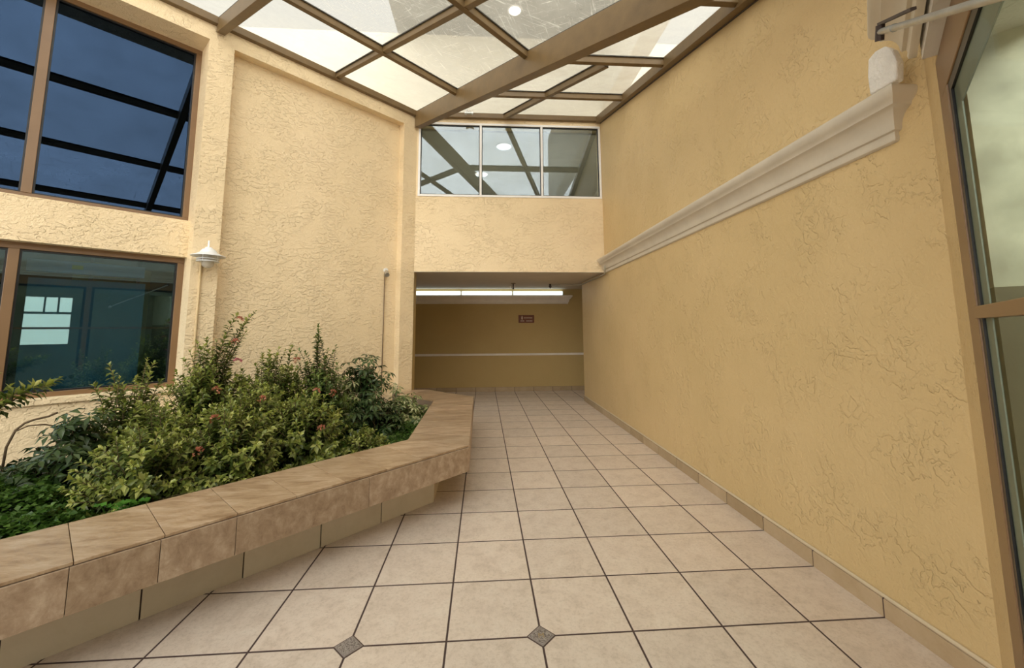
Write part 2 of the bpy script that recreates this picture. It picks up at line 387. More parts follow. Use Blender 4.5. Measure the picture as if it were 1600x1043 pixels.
def leafmat(name, cols, gloss=.35, transl=.35, young=None):
    m, n, out = mat(name); b = n.nodes.new('ShaderNodeBsdfPrincipled')
    geo = n.nodes.new('ShaderNodeNewGeometry')
    k = len(cols)
    c = ramp(n, geo.outputs['Random Per Island'], [(i/(k-1), cols[i]) for i in range(k)])
    if young:      # young leaves at the shoot tips are paler
        at = n.nodes.new('ShaderNodeAttribute'); at.attribute_name = 'young'
        c2 = ramp(n, geo.outputs['Random Per Island'], [(i/(len(young)-1), young[i]) for i in range(len(young))])
        c = mixc(n, at.outputs['Fac'], c, c2)
    n.links.new(c, b.inputs['Base Color']); b.inputs['Roughness'].default_value = gloss
    tl = n.nodes.new('ShaderNodeBsdfTranslucent'); n.links.new(c, tl.inputs[0])
    mx = n.nodes.new('ShaderNodeMixShader'); mx.inputs[0].default_value = transl
    n.links.new(b.outputs[0], mx.inputs[1]); n.links.new(tl.outputs[0], mx.inputs[2]); n.links.new(mx.outputs[0], out.inputs[0]); return m
M['leaf_ixora'] = leafmat('ixora_leaf', [(.035, .065, .012), (.07, .115, .02), (.12, .165, .03), (.19, .23, .05)], .3, .3, [(.22, .28, .05), (.38, .42, .08), (.60, .60, .20)])
M['leaf_ixora_dark'] = leafmat('dark_ixora_leaf', [(.03, .065, .015), (.06, .11, .02), (.11, .17, .03)], .3, .3, [(.16, .24, .05), (.28, .34, .08)])
M['leaf_sch'] = leafmat('umbrella_leaf', [(.032, .062, .020), (.055, .095, .030), (.11, .155, .055)], .22, .2)
M['leaf_var'] = leafmat('variegated_leaf', [(.07, .13, .03), (.14, .20, .05), (.42, .45, .20), (.62, .62, .36)], .3, .25)
M['leaf_ground'] = leafmat('ground_cover_leaf', [(.05, .12, .018), (.085, .18, .028), (.14, .25, .045)], .4, .4)
M['leaf_clover'] = leafmat('bright_clover_leaf', [(.06, .20, .02), (.11, .30, .035)], .4, .4)
M['petal'] = leafmat('coral_petal', [(.42, .12, .07), (.55, .19, .11), (.45, .22, .13)], .5, .3)
M['petal_pink'] = leafmat('pink_petal', [(.50, .12, .16), (.60, .20, .24)], .5, .3)

# ------------------------------------------------------------------ floor
YF, XR, YE, YB = 6.72, 2.0433, 1.645, 9.75
ZS = 2.39
mb = MB(); mb.box(-9, 8, -5, 11, -.12, 0)
struct(mb, 'floor', M['tiles'], 'beige square floor tiles with thin dark grout lines', 'floor')

# diamond insets
def inset_mat(letter):
    m, n, out = mat('pewter_inset'); b = n.nodes.new('ShaderNodeBsdfPrincipled'); n.links.new(b.outputs[0], out.inputs[0])
    tcn = n.nodes.new('ShaderNodeTexCoord'); t = N(n, 'ShaderNodeTexNoise'); t.inputs['Scale'].default_value = 95; t.inputs['Detail'].default_value = 2; t.inputs['Distortion'].default_value = 2.5
    n.links.new(tcn.outputs['Object'], t.inputs['Vector'])
    c = ramp(n, t.outputs[0], [(.44, (.12, .09, .08)), (.52, (.38, .34, .31))])
    n.links.new(c, b.inputs['Base Color']); b.inputs['Roughness'].default_value = .45
    bp = n.nodes.new('ShaderNodeBump'); bp.inputs['Strength'].default_value = .6; bp.inputs['Distance'].default_value = .003; n.links.new(t.outputs[0], bp.inputs['Height']); n.links.new(bp.outputs[0], b.inputs['Normal'])
    return m
M['inset'] = inset_mat(0)
M['inset_rim'] = pbr('pewter_rim', (.30, .26, .24), .4)
for k, (i, lab) in enumerate(((-2, 'small pewter diamond tile set in the floor beside the planter'), (0, 'small pewter diamond floor tile with a tan letter like mark'))):
    cx, cy, r = TX0+i*TS, TY0, .072
    g = MB(); g.prism([(cx-r, cy), (cx, cy-r), (cx+r, cy), (cx, cy+r)], 0, .0015); go = g.build('grout_bed', M['grout'])
    r2 = r-.008; a = MB(); a.prism([(cx-r2, cy), (cx, cy-r2), (cx+r2, cy), (cx, cy+r2)], .0015, .003); rim = a.build('rim', M['inset_rim'])
    r3 = r2-.008; a = MB(); a.prism([(cx-r3, cy), (cx, cy-r3), (cx+r3, cy), (cx, cy+r3)], .003, .0042); face = a.build('ornament_face', M['inset'])
    root = empty('diamond_inset', (cx, cy, 0), label=lab, cat='floor tile'); adopt(root, go, rim, face)
    if i == 0:
        a = MB(); hh = .014
        for P, Q in (((-.011, -hh), (-.011, hh)), ((-.011, hh), (0, -.002)), ((0, -.002), (.011, hh)), ((.011, hh), (.011, -hh))):
            a.beam((cx+P[0], cy+P[1], .0056), (cx+Q[0], cy+Q[1], .0056), .0045, .0014)
        lt = a.build('letter', pbr('tan_enamel', (.36, .27, .14), .5)); adopt(root, lt)

# ------------------------------------------------------------------ left wall (45 degrees)
n0 = -7.85/R2
S_P0, S_P1, S_R1, S_C = 1.03, 1.28, 3.70, (-1.13+6.72)/R2
ZT = 5.32
wl = MB()
def wbox(s0, s1, na, nb, z0, z1): wl.box(s0, s1, na, nb, z0, z1, W)
wbox(-4.2, S_C, n0-.62, n0, 4.84, 5.06)             # band over bay and panel
wbox(S_P0, S_P1, n0-.62, n0, 0, 4.84)               # pier
wbox(S_R1, S_C, n0-.62, n0, 0, 4.84)                # end strip
wbox(S_P1, S_R1, n0-.62, n0-.13, 0, 4.84)           # recessed panel
wbox(-4.2, S_P0, n0-.62, n0-.22, 2.28, 2.70)        # spandrel
wbox(-4.2, S_P0, n0-.62, n0-.22, 0, .83)            # below the sill
wall_left = struct(wl, 'wall_left', M['stucco'], 'cream stucco wall with recessed panel and window bay')
# dark rooms behind the two windows
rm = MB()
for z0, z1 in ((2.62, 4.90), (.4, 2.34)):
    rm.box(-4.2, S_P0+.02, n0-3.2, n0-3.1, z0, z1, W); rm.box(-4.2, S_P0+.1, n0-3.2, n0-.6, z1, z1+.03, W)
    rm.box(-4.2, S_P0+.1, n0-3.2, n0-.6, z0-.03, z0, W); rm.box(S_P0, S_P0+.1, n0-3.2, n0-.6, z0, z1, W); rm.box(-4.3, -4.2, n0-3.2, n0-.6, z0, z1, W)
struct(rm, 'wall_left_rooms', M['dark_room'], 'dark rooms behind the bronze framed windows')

def framed_window(name, label, s0, s1, z0, z1, n, mulls, fw, fd, fm, gm, T=W, gask=.02, bars=()):
    root = empty(name, T((s0+s1)/2, n, z0), label=label, cat='window', kind='structure')
    a = MB()
    a.box(s0, s1, n-fd, n, z0, z0+fw, T); a.box(s0, s1, n-fd, n, z1-fw, z1, T)
    a.box(s0, s0+fw, n-fd, n, z0+fw, z1-fw, T); a.box(s1-fw, s1, n-fd, n, z0+fw, z1-fw, T)
    parts = [a.build('window_frame', fm, bevel=.003)]
    for mu, mw in mulls:
        a = MB(); a.box(mu-mw/2, mu+mw/2, n-fd, n+.006, z0+fw, z1-fw, T); parts.append(a.build('mullion', fm, bevel=.003))
    for (b0, b1, zz, bw) in bars:
        a = MB(); a.box(b0, b1, n-fd, n+.006, zz-bw/2, zz+bw/2, T); parts.append(a.build('transom', fm, bevel=.003))
    edges = [s0+fw]+[q for mu, mw in mulls for q in (mu-mw/2, mu+mw/2)]+[s1-fw]
    for i in range(0, len(edges), 2):
        e0, e1 = edges[i], edges[i+1]
        if gask:
            a = MB(); q = gask
            for bx in ((e0, e0+q, z0+fw, z1-fw), (e1-q, e1, z0+fw, z1-fw), (e0+q, e1-q, z0+fw, z0+fw+q), (e0+q, e1-q, z1-fw-q, z1-fw)):
                a.box(bx[0], bx[1], n-fd*.75, n-fd*.25, bx[2], bx[3], T)
            a.build('gasket', M['gasket'], parts[0])
        a = MB(); a.box(e0, e1, n-fd*.5-.006, n-fd*.5, z0+fw, z1-fw, T); parts.append(a.build('pane', [gm]))
    adopt(root, *parts); return root
framed_window('window_1', 'upper blue mirrored window in bronze frame on left wall', -4.2, S_P0, 2.70, 4.84, n0-.33, [(-2.1, .07), (-.195, .07)], .055, .08, M['win_bronze'], M['blue_glass'], gask=.015)
framed_window('window_2', 'lower dark window in bronze frame behind the planter', -4.2, S_P0, .83, 2.28, n0-.33, [(-2.1, .07), (-.22, .07)], .06, .08, M['win_bronze'], M['teal_glass'], gask=.015)
# sill ledge
a = MB(); a.box(-4.2, S_P0, n0-.33, n0-.19, .79, .845, W); struct(a, 'trim_1', M['stucco'], 'sill ledge under the lower left window', 'sill', bevel=.006)

# inside the lower window: hanging teal screen with its track
a = MB(); a.box(-.12, .74, n0-.58, n0-.565, .83, 1.98, W); scr = a.build('screen', M['teal_panel'])
a = MB(); a.box(-.13, .75, n0-.60, n0-.54, .78, .83, W); bt = a.build('bottom_bar', M['blue_grey'])
a = MB(); a.box(-.14, .72, n0-.62, n0-.52, 2.04, 2.16, W); tr = a.build('track', M['blue_grey'])
a = MB(); a.box(.16, .24, n0-.52, n0-.517, 2.085, 2.125, W); st = a.build('sticker', M['yellow_tape'])
for s_ in (.29, .66):
    a = MB(); a.box(s_, s_+.03, n0-.59, n0-.55, 1.98, 2.30, W); adopt_b = a.build('bracket', M['gasket']); adopt_b.name = 'bracket'
root = empty('roller_screen', W(.3, n0-.57, .78), label='teal roller screen hanging behind the lower left window', cat='screen')
adopt(root, scr, bt, tr, st, *[o for o in COL.objects if o.name.startswith('bracket')])

# ------------------------------------------------------------------ far (front) wall with white window
wf = MB()
wf.box(-1.13, XR, YF, YF+.25, ZS, 3.66); wf.box(-1.13, XR, YF, YF+.25, 4.965, 5.10)
wf.box(-1.13, -1.10, YF, YF+.25, 3.66, 4.965); wf.box(2.035, XR, YF, YF+.25, 3.66, 4.965)
struct(wf, 'wall_front', M['stucco'], 'cream stucco wall above the corridor opening')
framed_window('window_3', 'white framed three pane window above the corridor', -1.10, 2.035, 3.66, 4.965, YF-.012,
              [(-.05, .036), (1.0, .036)], .036, .07, M['white_frame'], M['grey_glass'],
              T=lambda s, n, z: (s, 2*(YF-.012)-n, z), gask=.012)
# room behind the white window
a = MB(); a.box(-1.9, 2.9, 11.2, 11.3, 3.45, 4.93); a.box(-2.0, -1.9, YF+.25, 11.3, 3.45, 4.93); a.box(2.9, 3.0, YF+.25, 11.3, 3.45, 4.93); a.box(-2.0, 3.0, YF+.25, 11.3, 3.40, 3.45)
struct(a, 'wall_upper_room', M['inner_wall'], 'dim upstairs room walls behind the white window')
a = MB(); a.box(-2.0, 3.0, YF+.25, 11.3, 4.93, 5.0); struct(a, 'ceiling_upper_room', M['inner_ceiling'], 'upstairs room ceiling behind the white window', 'ceiling')
for (x, y), lab in (((.39, 7.5), 'round glowing ceiling light behind the middle window pane'), ((-.05, 8.95), 'round glowing ceiling light behind the left mullion of the white window')):
    a = MB(); a.lathe([(0, -.02), (.13, -.02), (.14, -.012), (.14, 0)], (x, y, 4.93)); g = a.build('diffuser', M['disc'], smooth=True)
    a = MB(); a.lathe([(.14, -.014), (.155, -.014), (.16, 0), (.14, 0)], (x, y, 4.93)); f = a.build('trim_ring', M['white_enamel'])
    r = empty('ceiling_light', (x, y, 4.93), label=lab, cat='ceiling light', group='round lights in the upstairs room'); adopt(r, g, f)
    ld = bpy.data.lights.new('ceiling_light_glow', 'AREA'); ld.shape = 'DISK'; ld.size = .26; ld.energy = 26; ld.color = (.95, 1, .95)
    lo = bpy.data.objects.new('ceiling_light_glow', ld); COL.objects.link(lo); lo.location = (x, y, 4.90)

# ------------------------------------------------------------------ corridor
a = MB(); a.box(-5, 6, YF+.25, YB+.2, ZS, ZS+.1); a.box(-1.13, XR, YF+.004, YF+.25, ZS-.006, ZS)
struct(a, 'ceiling', M['ceiling'], 'low grey painted ceiling of the corridor', 'ceiling')
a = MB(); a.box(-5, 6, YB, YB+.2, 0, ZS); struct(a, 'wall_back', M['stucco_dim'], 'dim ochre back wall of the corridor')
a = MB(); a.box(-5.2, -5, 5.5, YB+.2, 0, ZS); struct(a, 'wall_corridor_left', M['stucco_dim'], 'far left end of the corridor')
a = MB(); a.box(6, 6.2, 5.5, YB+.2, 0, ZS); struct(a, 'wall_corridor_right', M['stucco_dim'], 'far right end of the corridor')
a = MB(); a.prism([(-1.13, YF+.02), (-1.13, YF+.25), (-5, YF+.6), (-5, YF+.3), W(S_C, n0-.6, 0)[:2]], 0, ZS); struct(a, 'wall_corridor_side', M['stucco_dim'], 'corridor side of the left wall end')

# ------------------------------------------------------------------ right wall, storefront wall
zB = lambda y: 5.100-.2795*(6.72-y)
nS, nW = .281, .262
a = MB()
pts = [(YE, 0), (8.35, 0), (8.35, ZS), (YF, ZS), (YF, zB(YF)-.02), (YE, zB(YE)-.02)]
vs = [(XR, y, z) for y, z in pts]+[(XR+.25, y, z) for y, z in pts]; k = len(pts)
a.add(vs, [tuple(range(k)), tuple(range(k, 2*k))[::-1]]+[(i, (i+1) % k, k+(i+1) % k, k+i) for i in range(k)])
a.box(XR+.25, 6, 8.13, 8.35, 0, ZS)
struct(a, 'wall_right', M['stucco_right'], 'long yellow trowelled stucco wall on the right')
sA = .246
zA = lambda n: 5.10-sA*(n-n0)
SE = (XR+YE)/R2      # 2.608 end of the storefront wall
a = MB(); a.box(2.325, SE+.02, nS, nS+.3, 0, 2.53, W); a.box(2.255, SE+.02, nS, nS+.3, 2.53, zA(nS)-.08, W)
struct(a, 'wall_storefront_jamb', M['stucco_right'], 'narrow stucco jamb between right wall and bronze frame')
sA = .246
zA = lambda n: 5.10-sA*(n-n0)
a = MB(); a.box(-4.2, 2.255, .238, .60, 2.53, zA(nW)-.08, W)
struct(a, 'wall_storefront', M['white_stucco'], 'weathered white stucco wall above the storefront')
framed_window('window_4', 'tall storefront window with bronze frame at the right edge', -4.2, 2.325, 0.0, 2.53, nS+.02+.0, [(-1.3, .08), (.6, .08)], .17, .02, M['win_bronze'], M['store_glass'], gask=.04,
              T=lambda s, n, z: W(s, 2*(nS+.02)-n-.02, z), bars=[(-4.0, 2.16, 1.51, .042)])
# grey inner edge strip of the storefront glazing
a = MB(); a.box(2.02, 2.114, nS+.013, nS+.017, .2, 2.32, W); a.box(.66, 2.114, nS+.013, nS+.017, 2.23, 2.32, W)
tag(a.build('trim_7', pbr('grey_glazing_strip', (.26, .29, .27), .5, noise=(5, .1))), 'grey strip inside the storefront glazing', 'trim', kind='structure')
# shop behind the storefront
a = MB()
a.box(-4.3, 2.7, 4.6, 4.7, 0, 1.10, W); a.box(-4.3, 2.7, 4.6, 4.7, 2.35, 2.9, W)
for s0, s1 in ((-4.3, -2.9), (-1.9, -.32), (.52, 2.7)): a.box(s0, s1, 4.6, 4.7, 1.10, 2.35, W)
for s0, s1 in ((.0, .04), (.25, .29)): a.box(s0, s1, 4.62, 4.68, 1.95, 2.35, W)
a.box(-.32, .52, 4.62, 4.68, 1.90, 1.96, W)
a.box(-4.4, -4.3, .4, 4.7, 0, 2.9, W); a.box(-4.4, 2.7, .60, 4.7, 2.75, 2.85, W)
struct(a, 'wall_shop', M['inner_wall'], 'dim room behind the storefront glass')
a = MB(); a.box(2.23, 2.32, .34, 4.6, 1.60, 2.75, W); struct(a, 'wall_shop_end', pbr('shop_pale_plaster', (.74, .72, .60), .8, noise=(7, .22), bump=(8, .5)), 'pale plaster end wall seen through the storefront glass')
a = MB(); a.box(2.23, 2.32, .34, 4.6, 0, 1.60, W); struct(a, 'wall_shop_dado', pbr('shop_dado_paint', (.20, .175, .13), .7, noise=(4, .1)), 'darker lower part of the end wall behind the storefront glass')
ld = bpy.data.lights.new('shop_fill_light', 'AREA'); ld.shape = 'RECTANGLE'; ld.size = .6; ld.size_y = .3; ld.energy = 24; ld.color = (1, .99, .94)  # unseen fill lamp, added to brighten the shop end wall
lo = bpy.data.objects.new('shop_fill_light', ld); COL.objects.link(lo); lo.location = W(1.55, 1.0, 2.72)

# ------------------------------------------------------------------ baseboards
def base_run(P, Q, h, th, side, name, label, joint0, step):
    P = Vector((*P, 0)); Q = Vector((*Q, 0)); d = (Q-P).normalized(); L = (Q-P).length; nn = Vector((-d.y, d.x, 0))*side
    a = MB(); t = joint0-step
    while t < L:
        t0 = max(t+.004, 0); t1 = min(t+step-.004, L)
        if t1 > t0+.01:
            A = P+d*t0; B = P+d*t1
            vs = [A, A+nn*th, B+nn*th, B]; c = .008
            v2 = [(q.x, q.y, 0.0) for q in vs]+[(A.x, A.y, h), ((A+nn*(th-c)).x, (A+nn*(th-c)).y, h), ((B+nn*(th-c)).x, (B+nn*(th-c)).y, h), (B.x, B.y, h)]
            v2 = v2[:4]+v2[4:]+[((A+nn*th).x, (A+nn*th).y, h-c), ((B+nn*th).x, (B+nn*th).y, h-c)]
            a.add(v2, [(0,3,2,1), (1,2,9,8), (8,9,6,5), (4,5,6,7), (0,1,8,5,4), (3,7,6,9,2), (0,4,7,3)])
        t += step
    g = MB(); A, B = P, Q
    g.add([(A.x, A.y, 0), (A+nn*(th-.003)).to_tuple(), (B+nn*(th-.003)).to_tuple(), (B.x, B.y, 0)]+[(A.x, A.y, h-.004), ((A+nn*(th-.003)).x, (A+nn*(th-.003)).y, h-.004), ((B+nn*(th-.003)).x, (B+nn*(th-.003)).y, h-.004), (B.x, B.y, h-.004)],
          [(0,3,2,1), (4,5,6,7), (0,1,5,4), (1,2,6,5), (2,3,7,6), (3,0,4,7)])
    o = a.build(name, M['skirting']); tag(o, label, 'baseboard', kind='structure')
    q = g.build('grout', M['grout']); q.parent = o
    return o
base_run((XR, YE), (XR, 8.35), .095, .014, 1, 'baseboard_right', 'tile skirting along the right wall', (TY0-YE) % TS, TS)
base_run((-5, YB), (6, YB), .10, .014, -1, 'baseboard_back', 'tile skirting along the corridor back wall', (TX0+5) % TS, TS)
# pale plaster bead where the wall meets the skirting
a = MB(); a.box(XR-.012, XR, YE, 8.35, .095, .112); struct(a, 'trim_2', pbr('pale_bead', (.66, .56, .40), .7), 'pale plaster bead on top of right skirting', 'trim', bevel=.004)
# chair rail
a = MB(); a.box(-5, 6, YB-.025, YB, .822, .872); struct(a, 'trim_3', M['plaster_clean'], 'white chair rail on corridor back wall', 'rail', bevel=.008)

# ------------------------------------------------------------------ crown mouldings
def crown(h, p):
    pr = [(0, 0), (.02, 0), (.035, .03), (.05, .035), (.07, .05), (.085, .075), (.10, .095), (.115, .10), (.125, .13)]
    pr = [(-.01, 0), (.10, 0), (.17, .03), (.19, .09), (.17, .15), (.19, .20), (.29, .22), (.32, .27), (.33, .34), (.37, .42), (.44, .50), (.54, .57), (.66, .62), (.73, .64), (.76, .70), (.84, .74), (.93, .79), (.99, .86), (1.0, .93), (.96, .98), (.90, 1.0), (-.01, 1.0)]
    return [(a*p, u*h) for a, u in pr]
def crown_run(name, label, P0, P1, z, out, h, p, ret):
    """moulding from P0 (returned end) to P1; ret = unit vector the returned end projects along"""
    a = MB(); prof = crown(h, p)
    P0v, P1v = (P0[0], P0[1], z), (P1[0], P1[1], z)
    miter = (out[0]+ret[0], out[1]+ret[1])
    a.sweep(prof, [(P1v, out), (P0v, miter), ((P0[0], P0[1], z), ret)])
    return struct(a, name, M['plaster_white'], label, 'moulding', autosm=True)
crown_run('trim_4', 'white crown moulding running along the right wall', (XR, 1.815), (XR, YF-.02), 2.368, (-1, 0), .238, .13, (0, -1))
q0 = W(2.36, nW, 0); q1 = W(-4.2, nW, 0)
crown_run('trim_5', 'grey white moulding above the storefront at the top right', W(2.27, .226, 0)[:2], W(-4.2, .226, 0)[:2], 2.56, (-1/R2, 1/R2), .24, .135, (.8/R2, .8/R2))
# cove moulding on the back wall, right end returned
a = MB(); prof = crown(.20, .11)
a.sweep(prof, [((-5, YB, 2.035), (0, -1)), ((2.02, YB, 2.035), (1, -1)), ((2.02, YB, 2.035), (1, 0))])
struct(a, 'trim_6', M['plaster_clean'], 'plaster cove moulding below the fluorescent lights', 'moulding', autosm=True)
# loose rough plaster block at the corner
a = MB()
prof = [(1.662, 2.604), (1.652, 2.69), (1.670, 2.760), (1.698, 2.796), (1.745, 2.803), (1.785, 2.785), (1.797, 2.70), (1.795, 2.604)]
vs = [(XR-.130, u, z) for u, z in prof]+[(XR-.085, u+.004, z-.004) for u, z in prof]; k = len(prof)
a.add(vs, [tuple(range(k)), tuple(range(k, 2*k))[::-1]]+[(i, (i+1) % k, k+(i+1) % k, k+i) for i in range(k)])
tag(a.build('plaster_block', pbr('raw_white_plaster', (.78, .75, .70), .9, bump=(70, .9), noise=(14, .06)), bevel=.008), 'rough white plaster block standing on the end of the right moulding', 'block')

# ------------------------------------------------------------------ skylight
sky = empty('skylight_roof', (0, 4, 3.4), label='bronze framed skylight of dirty glass panes over the courtyard', cat='skylight')
def hipx(y): n = n0+(5.10-zB(y))/sA; return n*R2+y
def hip_s(n):       # s on the hip where the across coordinate is n
    z = zA(n); y = 6.72-(5.10-z)/.2795; x = n*R2+y; return (x+y)/R2
parts = []
def bm_(name, P, Q, w_, d_, drop=0, m_='bronze'):
    a = MB(); a.beam(P, Q, w_, d_, drop); o = a.build(name, M[m_], bevel=.004); parts.append(o); return o
yl = .9
bm_('hip_beam', (hipx(6.70), 6.70, zB(6.70)+.02), (hipx(yl), yl, zB(yl)+.02), .11, .27)
PN = [-4.09, -2.53, -.97]
bm_('eave_rail', W(-4.2, n0+.03, zA(n0)+.02), W(S_C-.02, n0+.03, zA(n0)+.02), .07, .09)
for n_ in PN: bm_('purlin', W(-4.2, n_, zA(n_)+.03), W(hip_s(n_)-.02, n_, zA(n_)+.03), .055, .085)
bm_('rafter_beam', W(1.125, n0+.01, zA(n0)+.03), W(1.28, nW, zA(nW)+.03), .085, .18)
bm_('rafter', W(2.53, n0+.05, zA(n0)+.032), W(2.06, nW, zA(nW)+.032), .06, .08)
bm_('rafter_beam', W(-1.25, n0+.01, zA(n0)+.03), W(-1.25, nW, zA(nW)+.03), .10, .20)
bm_('rafter', W(-2.6, n0+.05, zA(n0)+.032), W(-2.6, nW, zA(nW)+.032), .06, .08)
bm_('wall_rail', (-1.05, YF-.04, zB(YF-.04)+.03), (XR-.02, YF-.04, zB(YF-.04)+.03), .07, .085)
for y_ in (5.385, 4.075, 2.80): bm_('purlin', (hipx(y_)+.02, y_, zB(y_)+.03), (XR-.03, y_, zB(y_)+.03), .055, .085)
bm_('side_rail', (XR-.045, YF-.02, zB(YF)+.04), (XR-.045, 1.45, zB(1.45)+.04), .08, .12)
bm_('side_rail', (XR-.008, YF-.02, zB(YF)-.02), (XR-.008, 1.45, zB(1.45)-.02), .014, .07, m_='dark_metal')
bm_('rafter', (.36, 6.68, zB(6.68)+.028), (1.36, 4.16, zB(4.16)+.028), .055, .085)
# panes: cells of each slope clipped at the hip
def clip(poly, f):
    out = []
    for i in range(len(poly)):
        A, B = poly[i], poly[(i+1) % len(poly)]; fa, fb = f(A), f(B)
        if fa >= 0: out.append(A)
        if (fa >= 0) != (fb >= 0):
            t = fa/(fa-fb); out.append((A[0]+(B[0]-A[0])*t, A[1]+(B[1]-A[1])*t))
    return out
def fhip(p): return hipx(p[1])-p[0]          # >0 : left slope
def pane(poly, zf, m_):
    if len(poly) < 3: return
    t = .035
    lo = [(x, y, zf(x, y)+t) for x, y in poly]; hi = [(x, y, zf(x, y)+t+.008) for x, y in poly]; k = len(poly)
    me = new_mesh_obj('glass_pane', lo+hi, [tuple(range(k))[::-1], tuple(range(k, 2*k))]+[(i, (i+1) % k, k+(i+1) % k, k+i) for i in range(k)], [M[m_], M['clear']])
    for i, p in enumerate(me.data.polygons): p.material_index = 0 if i == 0 else 1
    parts.append(me)
    # black glazing seal round the pane
    n_ = len(poly); ar = sum(poly[i][0]*poly[(i+1) % n_][1]-poly[(i+1) % n_][0]*poly[i][1] for i in range(n_)); sg = 1 if ar > 0 else -1
    inn = []
    for i in range(n_):
        A, Bp, C_ = Vector(poly[i-1]), Vector(poly[i]), Vector(poly[(i+1) % n_])
        d1 = (Bp-A); d2 = (C_-Bp)
        if d1.length < .02 or d2.length < .02: return
        d1.normalize(); d2.normalize(); m1 = Vector((-d1.y, d1.x))*sg; m2 = Vector((-d2.y, d2.x))*sg; k_ = 1+m1.dot(m2)
        inn.append(tuple(Bp+(m1+m2)*(.043/max(k_, .3))))
    t2 = .024
    vs = [(x, y, zf(x, y)+t2) for x, y in poly]+[(x, y, zf(x, y)+t2) for x, y in inn]+[(x, y, zf(x, y)+t) for x, y in inn]
    fs = [(i, (i+1) % n_, n_+(i+1) % n_, n_+i) for i in range(n_)]+[(n_+i, n_+(i+1) % n_, 2*n_+(i+1) % n_, 2*n_+i) for i in range(n_)]
    new_mesh_obj('glazing_seal', vs, fs, M['dark_seal'], me)
zfA = lambda x, y: zA((x-y)/R2); zfB = lambda x, y: zB(y)
ss = [(-4.2, -4.2), (-2.6, -2.6), (-1.25, -1.25), (1.125, 1.28), (2.53, 2.06), (5.5, 5.5)]; ns = [n0]+PN+[nW+.05]
for i in range(len(ss)-1):
    for j in range(len(ns)-1):
        def sa(k_, n__): return ss[k_][0]+(ss[k_][1]-ss[k_][0])*(n__-n0)/(nW-n0)
        poly = [W(sa(i, ns[j]), ns[j], 0)[:2], W(sa(i+1, ns[j]), ns[j], 0)[:2], W(sa(i+1, ns[j+1]), ns[j+1], 0)[:2], W(sa(i, ns[j+1]), ns[j+1], 0)[:2]]
        poly = clip(poly, fhip)
        if len(poly) > 2: poly = clip(poly, lambda p: YF+.02-p[1])
        pane(poly, zfA, 'roof_glass_scratched' if (i >= 3 and j >= 1) or j >= 2 else 'roof_glass')
ys = [YF, 5.385, 4.075, 2.80, 1.2]
for j in range(len(ys)-1):
    poly = [(-2, ys[j]), (XR-.01, ys[j]), (XR-.01, ys[j+1]), (-2, ys[j+1])]
    poly = clip(poly, lambda p: -fhip(p))
    if j < 2:
        fd = lambda p: (.36+(6.68-p[1])*(1.0/2.52))-p[0]
        pane(clip(poly, fd), zfB, 'roof_glass'); pane(clip(poly, lambda p: -fd(p)), zfB, 'roof_glass')
    else: pane(poly, zfB, 'roof_glass')
adopt(sky, *parts)

# building above the skylight
a = MB(); a.box(-6, 6, YF+.02, YF+.3, 5.16, 6.6)
a.box(XR+.02, XR+.3, 1.0, YF+.02, 5.3, 7.5)
struct(a, 'wall_upper', M['upper_wall'], 'cream upper storey walls seen through the skylight')
a = MB(); a.box(-1.5, 2.2, 4.3, YF+.3, 6.6, 6.8); struct(a, 'ceiling_balcony', M['slab'], 'grey balcony soffit seen through the skylight', 'ceiling')
a = MB(); a.lathe([(0, -.03), (.08, -.03), (.095, -.015), (.10, 0)], (.50, 6.1, 6.6)); g = a.build('diffuser', M['disc'], smooth=True)
a = MB(); a.lathe([(.098, -.012), (.115, -.012), (.12, 0), (.10, 0)], (.50, 6.1, 6.6)); f = a.build('trim_ring', M['white_enamel'])
r = empty('ceiling_light', (.50, 6.1, 6.6), label='round light on the balcony soffit seen through skylight glass', cat='ceiling light'); adopt(r, g, f)

# ------------------------------------------------------------------ planter
ZC, TH = .49, .205
def off(c, x): return (x, x-c)
def PT(s, n): return W(s, n, 0)[:2]
nO, nI, nB = -2.609, -3.163, -2.915
O1 = (-.112, 3.578); I1 = (-.665, 3.808); O2 = (-.135, 6.03); I2 = (-.675, 5.755); O3 = (-.885, 6.80); I3 = (-1.375, 6.455)
ca = MB()
gap = .0022
joints = [.174+.301*k for k in range(-8, 8)]
joints = [j for j in joints if j < 2.2]
s_first = -2.6
js = [s_first]+[j for j in joints if j > s_first+.05]
def slab(poly, z0, z1):
    c = Vector((sum(p[0] for p in poly)/len(poly), sum(p[1] for p in poly)/len(poly)))
    q = []
    for p in poly:
        d = Vector(p)-c; q.append(tuple(c+d*(1-gap/max(d.length, .05)*1.4)))
    ca.prism(q, z0, z1)
for i in range(len(js)-1): slab([PT(js[i], nO-.012), PT(js[i+1], nO-.012), PT(js[i+1], nI), PT(js[i], nI)], ZC-.014, ZC)
jl = js[-1]
slab([PT(jl, nO-.012), (O1[0]-.009, O1[1]+.009), I1, PT(jl, nI)], ZC-.014, ZC)
nseg = 8
for i in range(nseg):
    t0, t1 = i/nseg, (i+1)/nseg
    L_ = lambda A, B, t: (A[0]+(B[0]-A[0])*t, A[1]+(B[1]-A[1])*t)
    slab([L_(O1, O2, t0), L_(O1, O2, t1), L_(I1, I2, t1), L_(I1, I2, t0)], ZC-.014, ZC)
slab([O2, O3, L_(I2, I3, .62), I2], ZC-.014, ZC); slab([O3, (-1.13, 6.80), (-1.13, 6.72), I3, L_(I2, I3, .62)], ZC-.014, ZC)
cop = ca.build('coping', M['coping'], bevel=.0015)
ca = MB()
